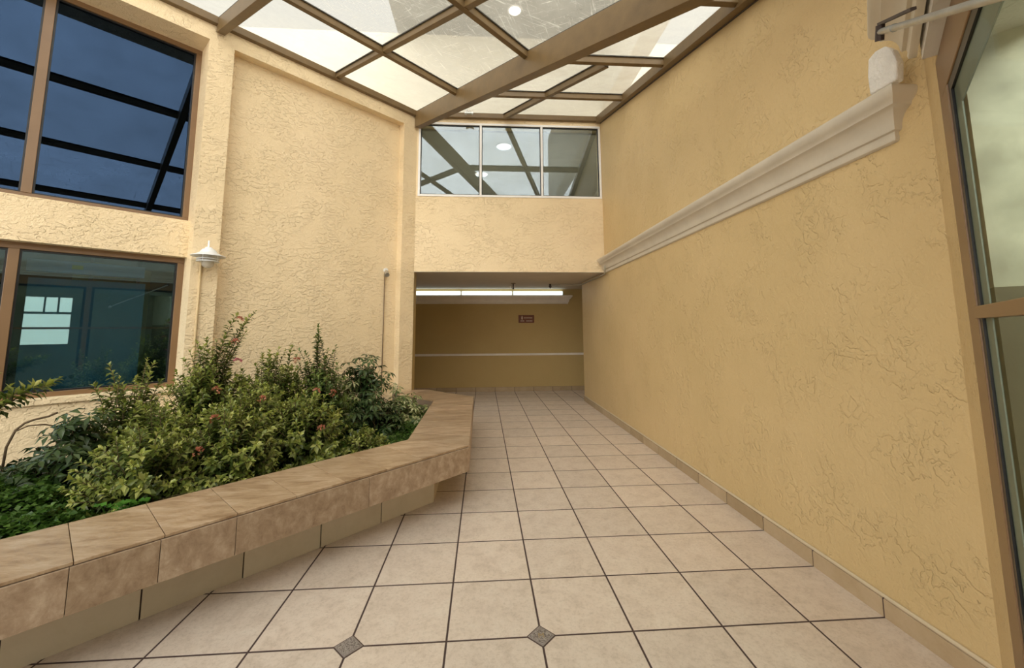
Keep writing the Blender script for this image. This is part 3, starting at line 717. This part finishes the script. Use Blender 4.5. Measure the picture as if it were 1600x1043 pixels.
def face_tiles(A, B, th, z0, z1, js_, out, gm_=.6):
    A = Vector(A); B = Vector(B); d = (B-A).normalized(); L = (B-A).length; o = Vector(out)
    js2 = [0]+[j for j in js_ if .02 < j < L-.02]+[L]
    for i in range(len(js2)-1):
        P = A+d*(js2[i]+gap*gm_); Q = A+d*(js2[i+1]-gap*gm_)
        ca.prism([tuple(P), tuple(Q), tuple(Q-o*th), tuple(P-o*th)], z0, z1)
o45 = (1/R2, -1/R2)
A0 = PT(s_first, nO)
face_tiles(A0, O1, .012, ZC-TH, ZC-.016, [j-s_first-.012 for j in (-1.9, -1.3, -.73, -.13, .174, .471, .782, 1.55)], o45)
face_tiles((O1[0]+.0, O1[1]+.003), (O2[0]+.0, O2[1]), .012, ZC-TH, ZC-.016, [.6*k for k in range(1, 5)], (1, 0))
face_tiles(O2, O3, .012, ZC-TH, ZC-.016, [.4, .8], (1/R2, 1/R2))
fas = ca.build('fascia', M['fascia'], bevel=.0012)
# slab core with grout colour and the inner edge
ca = MB()
def shrink_edge(A, B, e): return (A[0]+(B[0]-A[0])*e, A[1]+(B[1]-A[1])*e)
e = .012
coreO = [PT(s_first, nO-e), (O1[0]-.012, O1[1]+.005), (O2[0]-.012, O2[1]-.003), (O3[0]-.01, O3[1]-.008), (-1.13, 6.79)]
coreI = [(-1.13, 6.72), (I3[0]+.003, I3[1]+.003), (I2[0]+.003, I2[1]+.003), (I1[0]+.004, I1[1]), PT(s_first, nI+.004)]
zt, zb = ZC-.0165, ZC-TH+.004
quads = [(0, 1, 8, 9), (1, 2, 7, 8), (2, 3, 6, 7), (3, 4, 5, 6)]
allp = coreO+coreI
vs = [(x, y, zb) for x, y in allp]+[(x, y, zt) for x, y in allp]
ca.add(vs, [q[::-1] for q in quads]+[tuple(i+10 for i in q) for q in quads]+[(i, (i+1) % 10, 10+(i+1) % 10, 10+i) for i in range(10)])
core = ca.build('slab_core', M['pale_grout'])
# base wall: tiled outer face
ca = MB()
B1, B2, B3 = (-.416, 3.705), (-.42, 5.91), (-1.08, 6.57)
face_tiles(PT(s_first, nB), B1, .012, 0, ZC-TH, [.452+.4575*k-s_first for k in range(-7, 4)], o45, 1.7)
face_tiles(B1, B2, .012, 0, ZC-TH, [.45*k for k in range(1, 5)], (1, 0))
bt = ca.build('base_tiles', M['wall_tile'], bevel=.001)
ca = MB()
def strip(A, B, C, D, z0, z1): ca.prism([A, B, C, D], z0, z1)
i1 = (-.60, 3.78); i2 = (-.60, 5.83)
strip(PT(s_first, nB-.010), (B1[0]-.010, B1[1]+.004), i1, PT(s_first, nB-.16), 0, ZC-TH+.005)
strip((B1[0]-.010, B1[1]+.004), (B2[0]-.010, B2[1]), i2, i1, 0, ZC-TH+.005)
bc = ca.build('base_core', M['grout'])
ca = MB(); strip(B2, (-1.13, 6.62), (-1.30, 6.50), i2, 0, ZC-TH+.005)
rt = ca.build('end_wall', M['concrete'])
ca = MB(); ca.prism([PT(s_first, nB-.16), i1, i2, (-1.30, 6.50), PT(S_R1, n0+.0), PT(S_R1, n0-.13), PT(S_P1, n0-.13), PT(S_P1, n0), PT(S_P0, n0), PT(S_P0, n0-.22), PT(s_first, n0-.22)], 0, .26)
so = ca.build('soil', M['soil']); so['kind'] = 'stuff'
pl = empty('planter', (-1.5, 3.5, 0), label='long raised planter with brown travertine coping and beige tiled base', cat='planter'); adopt(pl, cop, fas, core, bt, bc, rt, so)

# ------------------------------------------------------------------ wall lamp
LS, LN = 1.145, n0+.16
lc = W(LS, LN, 2.30)
def L3(r, z): return (r, z)
a = MB(); a.lathe([(.004, .058), (.030, .058), (.042, .040), (.058, .036), (.072, .018), (.080, .002), (.115, -.018), (.158, -.035), (.160, -.042), (.152, -.042), (.110, -.026), (.07, -.012), (.004, -.008)], lc, 40); shade = a.build('shade', M['white_enamel'], autosm=True)
rings = []
for zz in (-.062, -.088):
    a = MB(); a.lathe([(.06, zz), (.095, zz-.002), (.108, zz-.010), (.106, zz-.014), (.09, zz-.010), (.06, zz-.008), (.06, zz)], lc, 36); rings.append(a.build('louver_ring', M['white_enamel'], autosm=True))
a = MB(); a.lathe([(.055, -.01), (.055, -.10), (.058, -.115), (.052, -.145), (.030, -.165), (.002, -.170)], lc, 28); globe = a.build('globe', M['globe'], smooth=True)
a = MB(); a.lathe([(.001, -.015), (.022, -.02), (.03, -.07), (.022, -.11), (.001, -.12)], lc, 20); bulb = a.build('bulb', pbr('frosted_bulb', (.8, .78, .7), .4), globe, smooth=True)
a = MB()
pts = []
for t in np.linspace(0, math.pi, 14): pts.append(W(LS, LN-.016-.016*math.cos(t), 2.35+.085*math.sin(t)))
a.tube(pts, .0065, 8); loop = a.build('top_loop', M['white_enamel'], smooth=True)
a = MB(); a.tube([W(LS, LN-.05, 2.305), W(LS, LN-.10, 2.300), W(LS, n0+.02, 2.285)], .014, 10); arm = a.build('arm', M['white_enamel'], smooth=True)
a = MB(); a.tube([W(LS, n0+.001, 2.285), W(LS, n0+.022, 2.285)], [.05, .045], 20); bp = a.build('wall_plate', M['white_enamel'], smooth=False)
for k in range(3):
    an = 2*math.pi*k/3+.5; b_ = MB(); b_.tube([(lc[0]+.085*math.cos(an), lc[1]+.085*math.sin(an), lc[2]-.015), (lc[0]+.085*math.cos(an), lc[1]+.085*math.sin(an), lc[2]-.095)], .003, 6); b_.build('ring_post', M['white_enamel'], rings[0])
lamp = empty('wall_lamp', lc, label='white enamel wall lamp with wide shade and round globe', cat='lamp'); adopt(lamp, shade, globe, loop, arm, bp, *rings)
a = MB(); a.tube([W(1.115, n0+.012, 2.26), W(1.117, n0+.012, 1.6), W(1.125, n0+.012, .3)], .011, 10); tag(a.build('conduit', M['cream_pipe'], smooth=True), 'cream painted conduit running down from the white wall lamp', 'pipe')
# small spotlight with its own conduit
nP = n0-.13
a = MB(); a.tube([W(3.50, nP, 2.375), W(3.50, nP+.035, 2.375)], .032, 16); b1 = a.build('wall_plate', M['white_enamel'])
a = MB(); a.tube([W(3.495, nP+.035, 2.37), W(3.49, nP+.075, 2.355), W(3.488, nP+.08, 2.33)], .010, 8); b2 = a.build('bracket', M['cream_pipe'], smooth=True)
a = MB(); a.tube([W(3.488, nP+.06, 2.345), W(3.470, nP+.10, 2.315), W(3.455, nP+.135, 2.285)], [.028, .034, .036], 18); b3 = a.build('lamp_head', M['steel'], autosm=True)
r = empty('spotlight', W(3.5, nP, 2.37), label='small steel spotlight on the recessed panel beside the opening', cat='spotlight'); adopt(r, b1, b2, b3)
a = MB(); a.tube([W(3.49, nP+.012, 2.34), W(3.49, nP+.010, 1.5), W(3.488, nP+.010, .26)], .0075, 8); tag(a.build('conduit', M['brown_pipe'], smooth=True), 'thin brown conduit running down from the small spotlight', 'pipe')

# ------------------------------------------------------------------ corridor fittings
for k in range(4):
    x1 = 1.90-1.215*k; x0 = x1-1.20
    a = MB(); a.box(x0, x1, YB-.075, YB-.005, 2.225, 2.245); ho = a.build('housing', M['white_enamel'])
    a = MB(); a.tube([(x0+.01, YB-.055, 2.29), (x1-.01, YB-.055, 2.29)], .045, 14); tb = a.build('diffuser_tube', M['tube'], smooth=True)
    e1 = MB(); e1.box(x0, x0+.008, YB-.09, YB-.02, 2.245, 2.33); ec = e1.build('end_cap', M['white_enamel']); e1 = MB(); e1.box(x1-.008, x1, YB-.09, YB-.02, 2.245, 2.33); ec2 = e1.build('end_cap', M['white_enamel'])
    lab = ['fluorescent light in the cove, nearest the right end', 'fluorescent light in the cove, second from the right end', 'fluorescent light in the cove, at the left edge of the opening', 'fluorescent light in the cove, beyond the left edge of opening'][k]
    r = empty('fluorescent_light', ((x0+x1)/2, YB-.05, 2.22), label=lab, cat='light', group='fluorescent lights in the corridor cove'); adopt(r, ho, tb); ec.parent = ho; ec2.parent = ho
# sprinklers
for (x, y), lab, hor in (((.62, 8.45), 'brown sprinkler head hanging in front of the light', 0), ((1.42, 8.6), 'dark sprinkler head at the end of the grey pipe', 1)):
    ps = []
    if not hor:
        a = MB(); a.tube([(x, y, ZS), (x, y, 2.265)], .014, 10); ps.append(a.build('drop_pipe', M['dark_metal'], smooth=True))
        a = MB(); a.lathe([(.014, 0), (.05, 0), (.045, -.012), (.014, -.016)], (x, y, ZS), 18); ps.append(a.build('escutcheon', M['brown_pipe']))
        a = MB(); a.tube([(x, y, 2.32), (x-.05, y-.01, 2.30)], .012, 8); a.tube([(x-.05, y-.01, 2.318), (x-.05, y-.01, 2.28)], .018, 10); ps.append(a.build('side_valve', M['steel']))
        a = MB(); a.lathe([(.002, -.125), (.02, -.12), (.016, -.10), (.002, -.095)], (x, y, ZS), 14); ps.append(a.build('deflector', M['dark_metal']))
    else:
        a = MB(); a.tube([(x, y, ZS), (x, y, 2.33)], .022, 10); ps.append(a.build('drop_pipe', M['dark_metal'], smooth=True))
        a = MB(); a.lathe([(.002, -.10), (.012, -.085), (.03, -.06), (.032, -.045), (.002, -.04)], (x, y, ZS), 14); ps.append(a.build('deflector', M['dark_metal']))
    r = empty('sprinkler_head', (x, y, ZS), label=lab, cat='sprinkler'); adopt(r, *ps)
a = MB(); a.tube([(1.955, 6.42, 2.46), (1.957, 6.42, 2.375), (1.97, 6.47, 2.352), (2.015, 6.62, 2.345), (2.018, 7.2, 2.345), (2.02, 8.34, 2.345), (1.95, 8.5, 2.36), (1.7, 8.58, 2.372), (1.44, 8.6, 2.372)], .012, 10)
tag(a.build('conduit', M['grey_pipe'], smooth=True), 'grey pipe bending from the moulding end into the corridor', 'pipe')
# sign
a = MB(); a.box(.835, 1.209, YB-.012, YB, 1.584, 1.768); s1 = a.build('sign_board', M['sign_brown'], bevel=.003)
a = MB()
def sb(x0, x1, z0, z1): a.box(.835+x0, .835+x1, YB-.0145, YB-.012, 1.584+z0, 1.584+z1)
sb(.075, .095, .135, .165); sb(.068, .102, .09, .135); sb(.075, .083, .07, .09); sb(.088, .096, .07, .09)
s2 = a.build('pictogram', M['sign_white']); a = MB()
for x0, x1 in ((.13, .155), (.162, .185), (.192, .21), (.218, .24), (.248, .268), (.276, .30), (.307, .325)): sb(x0, x1, .105, .128)
s3 = a.build('upper_text_line', M['sign_white']); a = MB()
for x0, x1 in ((.05, .075), (.082, .10), (.107, .135), (.185, .205), (.212, .238), (.245, .262), (.27, .30), (.307, .33)): sb(x0, x1, .035, .055)
s4 = a.build('lower_text_line', M['sign_white'])
r = empty('wall_sign', (1.02, YB, 1.584), label='small brown sign with two cream lines on corridor back wall', cat='sign'); adopt(r, s1)
for q in (s2, s3, s4): q.parent = s1
# clamp on the skylight rail
a = MB()
cx, cy, cz = -.25, 6.50, 5.02
a.box(cx-.05, cx+.07, cy-.02, cy+.02, cz, cz+.02); a.tube([(cx-.02, cy, cz+.02), (cx-.045, cy, cz+.17)], .012, 8); a.tube([(cx+.02, cy, cz+.02), (cx-.005, cy, cz+.17)], .010, 8)
a.tube([(cx-.05, cy-.03, cz+.005), (cx-.05, cy+.03, cz+.005)], .018, 10); a.tube([(cx+.06, cy-.03, cz+.005), (cx+.06, cy+.03, cz+.005)], .018, 10)
tag(a.build('pipe_clamp', M['steel']), 'steel pipe clamp hanging at skylight edge above the white window', 'clamp')

# metal arm at the top right, fixed to the storefront wall outside the frame
tip = Vector((.9657*1.42, .8633*1.42, CAM_H+.713*1.42)); base = Vector(W(1.153, .262, 2.06)); base = tip+(Vector(W(1.153, .262, 2.085))-tip)*1.35
d = (base-tip).normalized()
a = MB(); a.tube([tip+d*.10, tip+d*.13, base], [.008, .0105, .0105], 14); m1 = a.build('tube', M['steel'], autosm=True)
a = MB(); a.tube([tip+d*.00, tip+d*.03, tip+d*.11, tip+d*.14], [.010, .011, .012, .013], 10); m2 = a.build('fork', M['steel'])
sd = d.cross(Vector((0, 0, 1))).normalized(); up = sd.cross(d)
a = MB(); a.tube([tip-up*.028, tip+up*.022], .013, 12); m3 = a.build('pivot_bolt', M['dark_metal'])
a = MB(); a.beam(tip+up*.030+d*(-.01), tip+up*.040+d*.28, .014, .010); m4 = a.build('link_bar', M['dark_metal'])
a = MB(); a.tube([base-d*.0, base-d*.05], .03, 14); m5 = a.build('wall_socket', M['steel'])
r = empty('support_arm', tuple(base), label='tubular steel support arm with pivot end crossing the grey moulding', cat='metal arm'); adopt(r, m1, m2, m3, m4, m5)

# ------------------------------------------------------------------ plants
def unit(v): return v/np.maximum(np.linalg.norm(v, axis=-1, keepdims=True), 1e-9)
def leaf_mesh(name, P, D, Nn, L, Wd, m_, fold=.25, droop=.18, young=None):
    """P base, D direction, Nn up normal, arrays"""
    n = len(P); D = unit(D); S = unit(np.cross(D, Nn)); U = unit(np.cross(S, D))
    L = L[:, None]; Wd = Wd[:, None]
    v = np.empty((n, 6, 3))
    v[:, 0] = P
    v[:, 1] = P+D*L*.55+S*Wd*.5+U*Wd*fold
    v[:, 2] = P+D*L*.55-S*Wd*.5+U*Wd*fold
    v[:, 3] = P+D*L-U*L*droop
    v[:, 4] = P+D*L*.5
    v[:, 5] = P+D*L*.78+S*Wd*.0
    base = (np.arange(n)*6)[:, None]
    tri = np.array([[0, 1, 4], [0, 4, 2], [1, 3, 4], [4, 3, 2]])
    f = (base[:, :, None]+tri[None]).reshape(-1, 3)
    vv = v[:, :5]; base = (np.arange(n)*5)[:, None]; f = (base[:, :, None]+tri[None]).reshape(-1, 3)
    me = bpy.data.meshes.new(name); me.vertices.add(n*5); me.vertices.foreach_set('co', vv.reshape(-1))
    me.loops.add(len(f)*3); me.loops.foreach_set('vertex_index', f.reshape(-1).astype(np.int32))
    me.polygons.add(len(f)); me.polygons.foreach_set('loop_start', (np.arange(len(f))*3).astype(np.int32)); me.polygons.foreach_set('loop_total', np.full(len(f), 3, np.int32))
    me.update(calc_edges=True); me.materials.append(m_)
    if young is not None:
        at = me.attributes.new('young', 'FLOAT', 'POINT'); at.data.foreach_set('value', np.repeat(young, 5).astype(np.float32))
    o = bpy.data.objects.new(name, me); COL.objects.link(o); return o
def frame_perp(d):
    a = np.where(np.abs(d[:, 2:3]) < .9, np.array([[0, 0, 1.]]), np.array([[1., 0, 0]]))
    u = unit(np.cross(d, a)); return u, np.cross(d, u)
UPV = np.array([0, 0, 1.])
def curve_pts(b, t, k=7, lift=.25):
    b = np.array(b); t = np.array(t); mid = b+(t-b)*.5; mid[2] += lift*abs(t[2]-b[2]); mid[:2] = b[:2]+(t[:2]-b[:2])*.38
    q = np.linspace(0, 1, k)[:, None]; return (1-q)**2*b+2*q*(1-q)*mid+q**2*t
def flower(P, up, r, m_):
    n = 34; d = rng.normal(size=(n, 3)); d = unit(d+up*1.1)
    c = np.array(P)+d*r*.6
    o = leaf_mesh('flower', c, unit(d+rng.normal(size=(n, 3))*.5), d, np.full(n, r*.75), np.full(n, r*.42), m_, .1, .1); return o
def whorl_shrub(name, label, base, r, h, nshoot, m_, leafL=.054, leafW=.027, extra=(), flowers=(), squash=1.0, step=.021, frac=.66, group=None, low=.0, petal='petal'):
    """a shrub of many upright shoots with pairs of small leaves along each"""
    bx, by, bz = base
    P, D, NN, LL, YY = [], [], [], [], []
    st = MB(); tips = []
    for i in range(int(nshoot*1.7)):
        ang = rng.uniform(0, 2*math.pi); el = rng.uniform(low, 1)**.8
        rr = math.sqrt(max(0, 1-el**2))*rng.uniform(.75, 1.08); hh = el*rng.uniform(.82, 1.06)
        tips.append((bx+r*rr*math.cos(ang), by+r*rr*math.sin(ang)*squash, bz+max(.10, h*hh)))
    tips += list(extra)
    for i, t in enumerate(tips):
        b = (bx+rng.normal()*.06, by+rng.normal()*.06, bz-.02)
        c = curve_pts(b, t, 8); wild = i >= len(tips)-len(extra); fr = frac if not wild else .6; sz = rng.uniform(.75, 1.2); vig = rng.uniform(0, 1)
        r0 = .006 if wild else .0038
        st.tube([tuple(q) for q in c], list(np.linspace(r0, .0015, 8)), 5, False)
        seg = np.linalg.norm(np.diff(c, axis=0), axis=1); cum = np.r_[0, np.cumsum(seg)]; Lt = cum[-1]
        ts = np.arange(Lt*(1-fr), Lt, step*rng.uniform(.85, 1.15)); ts = np.r_[ts, Lt]
        pts = np.stack([np.interp(ts, cum, c[:, k]) for k in range(3)], 1)
        d = unit(np.stack([np.interp(ts+.02, cum, c[:, k])-np.interp(ts-.02, cum, c[:, k]) for k in range(3)], 1)+1e-6)
        u, v = frame_perp(d)
        ph = rng.uniform(0, 6.28)+np.arange(len(ts))*math.pi/2
        for sgn in (0, math.pi):
            a = ph+sgn+rng.normal(size=len(ts))*.3
            outd = u*np.cos(a)[:, None]+v*np.sin(a)[:, None]
            tipness = np.clip(1-(Lt-ts)/.06, 0, 1)[:, None]
            dd = unit(outd*(1-.5*tipness)+d*(.45+.5*tipness)+rng.normal(size=outd.shape)*.14)
            P.append(pts); D.append(dd); NN.append(unit(d*.8+UPV*.5+rng.normal(size=outd.shape)*.2))
            LL.append(rng.uniform(.7, 1.15, len(ts))*leafL*sz*(1-.30*tipness[:, 0])); YY.append(np.clip(np.clip(1-(Lt-ts)/.14, 0, 1)*(.35+.9*vig)+rng.normal(size=len(ts))*.08, 0, 1))
    P = np.concatenate(P); D = np.concatenate(D); NN = np.concatenate(NN); LL = np.concatenate(LL)
    fo = leaf_mesh('foliage', P, D, NN, LL, LL*leafW/leafL, m_, young=np.concatenate(YY))
    so_ = st.build('stems', M['stem'])
    ps = [fo, so_]
    for f in flowers: ps.append(flower(f, UPV, .031, M[petal]))
    r_ = empty(name, base, label=label, cat='shrub', group=group); adopt(r_, *ps); return r_
def umbrella_shrub(name, label, base, r, h, nst, m_, leafL=.10, leafW=.036, extra=(), group=None, low=0.0):
    bx, by, bz = base; P, D, NN, LL = [], [], [], []; st = MB(); tips = []
    for i in range(nst):
        ang = rng.uniform(0, 2*math.pi); el = rng.uniform(low, 1); rr = math.sqrt(1-el**2)*rng.uniform(.55, 1.05)
        tips.append((bx+r*rr*math.cos(ang), by+r*rr*math.sin(ang), bz+max(.1, h*el*rng.uniform(.85, 1.05))))
    tips += list(extra)
    for t in tips:
        b = (bx+rng.normal()*.04, by+rng.normal()*.04, bz-.02); c = curve_pts(b, t, 7)
        st.tube([tuple(q) for q in c], list(np.linspace(.006, .002, 7)), 5, False)
        for k in range(3):
            pos = c[-1-k] if k else c[-1]
            dirn = unit((c[-1]-c[-2])[None])[0]
            pd = unit((dirn*(.6 if k == 0 else .1)+rng.normal(size=3)*.6+UPV*.35)[None])[0]
            ctr = pos+pd*rng.uniform(.05, .10); st.tube([tuple(pos), tuple(ctr)], .0016, 4, False)
            nl = rng.integers(7, 10); axis = unit((pd+UPV*.9)[None])[0]
            u, v = frame_perp(axis[None]); u, v = u[0], v[0]
            a = np.arange(nl)/nl*2*math.pi+rng.uniform(0, 6)
            outd = np.cos(a)[:, None]*u+np.sin(a)[:, None]*v
            P.append(np.repeat(ctr[None], nl, 0)+outd*.01); D.append(unit(outd-axis*rng.uniform(.0, .35))); NN.append(np.repeat(axis[None], nl, 0)); LL.append(leafL*rng.uniform(.75, 1.15, nl))
    P = np.concatenate(P); D = np.concatenate(D); NN = np.concatenate(NN); LL = np.concatenate(LL)
    fo = leaf_mesh('foliage', P, D, NN, LL, LL*leafW/leafL, m_, .2, .22); so_ = st.build('stems', M['stem'])
    r_ = empty(name, base, label=label, cat='shrub', group=group); adopt(r_, fo, so_); return r_
ZG = .26
I, ID, SC, VA = M['leaf_ixora'], M['leaf_ixora_dark'], M['leaf_sch'], M['leaf_var']
def B(s, n): return W(s, n, ZG)
T_ = lambda *a: [W(*q) for q in a]
whorl_shrub('ixora_shrub', 'yellow green ixora shrub in front of the dark lower window', B(.50, -4.35), .36, .84, 60, I, extra=T_((.36, -4.25, 1.20), (.42, -4.25, 1.10), (.56, -4.2, 1.24), (.62, -4.35, 1.20), (.60, -4.3, 1.12), (.66, -4.3, 1.05), (.30, -4.4, 1.05)))
whorl_shrub('ixora_shrub', 'tallest ixora shrub with long shoots reaching up the left wall below the lamp', B(.98, -4.40), .42, 1.02, 110, I,
            extra=T_((1.33, -4.38, 1.63), (1.28, -4.38, 1.58), (1.18, -4.38, 1.60), (1.24, -4.4, 1.50), (1.22, -4.42, 1.40), (1.26, -4.36, 1.45), (.90, -4.40, 1.36), (.94, -4.42, 1.30), (.98, -4.42, 1.38), (1.05, -4.42, 1.36), (1.12, -4.45, 1.42), (1.16, -4.45, 1.34), (1.20, -4.38, 1.30)), flowers=T_((1.194, -4.34, 1.55), (1.162, -4.30, 1.35), (.97, -3.98, .98)))
whorl_shrub('ixora_shrub', 'rounded ixora shrub with a pink flower at the middle of the planter', B(1.48, -4.35), .44, .95, 110, I, extra=T_((1.60, -4.5, 1.27), (1.66, -4.5, 1.25), (1.72, -4.5, 1.28), (1.50, -4.45, 1.24), (1.42, -4.4, 1.22)), flowers=T_((1.184, -4.28, 1.18)), petal='petal_pink')
whorl_shrub('ixora_shrub', 'dark ixora shrub with one pointed upright shoot', B(1.92, -4.30), .40, .90, 110, ID,
            extra=T_((1.93, -4.384, 1.50), (1.93, -4.38, 1.44), (1.90, -4.36, 1.38), (1.95, -4.36, 1.36), (1.97, -4.36, 1.30), (1.90, -4.35, 1.26), (1.75, -4.384, 1.25), (1.72, -4.384, 1.20), (2.13, -4.384, 1.28), (2.10, -4.384, 1.22), (2.04, -4.38, 1.24), (1.80, -4.35, 1.22)), flowers=T_((1.665, -4.22, 1.16)))
whorl_shrub('ixora_shrub', 'low front ixora shrub over the coping, nearest the left side', B(.52, -3.66), .40, .60, 95, I, frac=.8, flowers=T_((.754, -3.42, .66)))
whorl_shrub('ixora_shrub', 'front ixora shrub with faded flowers against the coping', B(1.00, -3.64), .40, .68, 105, I, frac=.8, flowers=T_((.885, -3.62, .82), (1.225, -3.75, .90)))
whorl_shrub('ixora_shrub', 'front ixora shrub with orange flowers beside the dark umbrella plant', B(1.55, -3.72), .42, .64, 110, I, frac=.8, flowers=T_((1.70, -3.84, .90), (1.882, -3.90, .86), (1.571, -3.42, .66)))
whorl_shrub('ixora_shrub', 'lowest ixora shrub at the right end of the row', B(1.98, -3.50), .26, .32, 60, I, frac=.85, leafL=.05, leafW=.026)
umbrella_shrub('umbrella_plant', 'dark umbrella plant standing tallest near the wall at right', B(2.50, -4.55), .34, .80, 34, SC, extra=T_((2.6, -4.4, 1.06), (2.45, -4.45, 1.08), (2.52, -4.4, 1.04), (2.68, -4.4, .98), (2.72, -4.35, .88), (2.35, -4.4, 1.02)), low=.3)
umbrella_shrub('umbrella_plant', 'low dark umbrella plant in front of the variegated one', B(2.45, -4.10), .34, .46, 40, SC)
umbrella_shrub('variegated_umbrella_plant', 'pale variegated umbrella plant at right end of the planter', B(3.00, -4.40), .32, .38, 42, VA, leafL=.07, leafW=.027, extra=T_((2.95, -4.6, .76), (3.05, -4.6, .72), (2.98, -4.6, .68)))
umbrella_shrub('variegated_umbrella_plant', 'pale variegated umbrella plant behind the pointed shoot', B(2.25, -4.50), .24, .72, 22, VA, leafL=.075, leafW=.028, low=.3)
umbrella_shrub('umbrella_plant', 'umbrella plant left of the ixora shrubs below the window sill', B(.20, -4.20), .34, .58, 62, SC, leafL=.085, leafW=.034)
umbrella_shrub('umbrella_plant', 'umbrella plant at the far left edge of the planter', B(-.38, -4.45), .38, .48, 50, SC, leafL=.085, leafW=.034)
whorl_shrub('ixora_shrub', 'ixora shrub at the far left with branches arching over the window sill', B(-.66, -3.95), .32, .80, 60, I, leafL=.075, leafW=.034,
            extra=T_((.10, -3.96, 1.15), (.06, -3.95, 1.12), (.0, -3.94, 1.12), (-.06, -3.94, 1.09), (-.10, -3.96, 1.12), (-.16, -3.96, 1.20), (-.20, -3.96, 1.24), (-.12, -3.9, 1.04), (-.22, -3.9, 1.02), (-.24, -3.96, 1.14)))
whorl_shrub('ixora_shrub', 'ixora shrub filling the planter behind the front row', B(1.22, -4.02), .42, .76, 100, I, frac=.85)
whorl_shrub('ixora_shrub', 'ixora shrub under the yellow green one by the window', B(.66, -4.02), .38, .68, 85, I, frac=.85)

# bare curved irrigation hose by the wall
a = MB()
a.tube([W(-.10, -4.30, .30), W(-.085, -4.36, .70), W(-.055, -4.38, .80), W(-.02, -4.384, .838), W(.02, -4.384, .855), W(.09, -4.384, .868), W(.13, -4.384, .888)], .007, 8)
a.tube([W(-.06, -4.375, .79), W(.0, -4.38, .82), W(.07, -4.384, .815), W(.14, -4.384, .79)], .0045, 8)
tag(a.build('bare_branch', M['stem'], smooth=True), 'bare curved brown branch in front of the wall below sill', 'branch')
# ground cover
def cover(name, label, poly_fn, n, zr, m_, L_=.03):
    P = []
    while len(P) < n:
        q = poly_fn()
        if q is not None: P.append(q)
    P = np.array(P); D = rng.normal(size=P.shape); D[:, 2] = np.abs(D[:, 2])*.3
    NN = unit(rng.normal(size=P.shape)*.35+UPV)
    LL = rng.uniform(.7, 1.2, len(P))*L_
    o = leaf_mesh(name, P, unit(D), NN, LL, LL*.8, m_, .15, .1)
    return tag(o, label, 'ground cover', kind='stuff')
def gl():
    s = rng.uniform(-1.3, .28); n_ = rng.uniform(-4.1, -3.13)
    h = .40+.30*math.exp(-((s+.45)/.55)**2)*math.exp(-((n_+3.95)/.42)**2)+.025*math.sin(s*19)+.025*math.sin(n_*23)+.02*math.sin(s*43+n_*31)
    return (*W(s, n_, 0)[:2], h-abs(rng.normal())*.05)
cover('ground_cover', 'bright green low ground cover at the left of the planter', gl, 17000, 0, M['leaf_ground'], .034)
def gr():
    x = rng.uniform(-1.5, -.67); y = rng.uniform(3.75, 5.75)
    n_ = (x-y)/R2
    if n_ > -3.18 or n_ < -4.75: return None
    h = .37+.05*math.sin(x*17)*math.sin(y*13)+.03*math.sin(y*31)
    return (x, y, h-abs(rng.normal())*.04)
cover('ground_cover', 'vivid green low ground cover beside the right coping', gr, 14000, 0, M['leaf_ground'], .026)
def gm():
    s = rng.uniform(.3, 2.4); n_ = rng.uniform(-5.3, -3.15)
    return (*W(s, n_, 0)[:2], .27+abs(rng.normal())*.035)
cover('fallen_leaves', 'dark small leaves carpeting the soil between the shrubs', gm, 5000, 0, M['leaf_ixora_dark'], .03)
# clover clump
P, D, NN = [], [], []
st = MB()
for i in range(26):
    c = np.array(W(.40+rng.normal()*.07, -3.22+rng.normal()*.03, .42+rng.uniform(0, .10)))
    st.tube([W(.40, -3.25, .27), tuple(c)], .0015, 4, False)
    a0 = rng.uniform(0, 6.28)
    for k in range(3):
        an = a0+k*2.094; P.append(c); D.append((math.cos(an), math.sin(an), .05)); NN.append((rng.normal()*.2, rng.normal()*.2, 1))
cl = leaf_mesh('foliage', np.array(P), np.array(D), np.array(NN), np.full(len(P), .032), np.full(len(P), .036), M['leaf_clover'], .1, .05)
ss_ = st.build('stems', M['leaf_clover'])
r = empty('clover_clump', W(.40, -3.25, ZG), label='bright green clover clump against the coping', cat='plant'); adopt(r, cl, ss_)
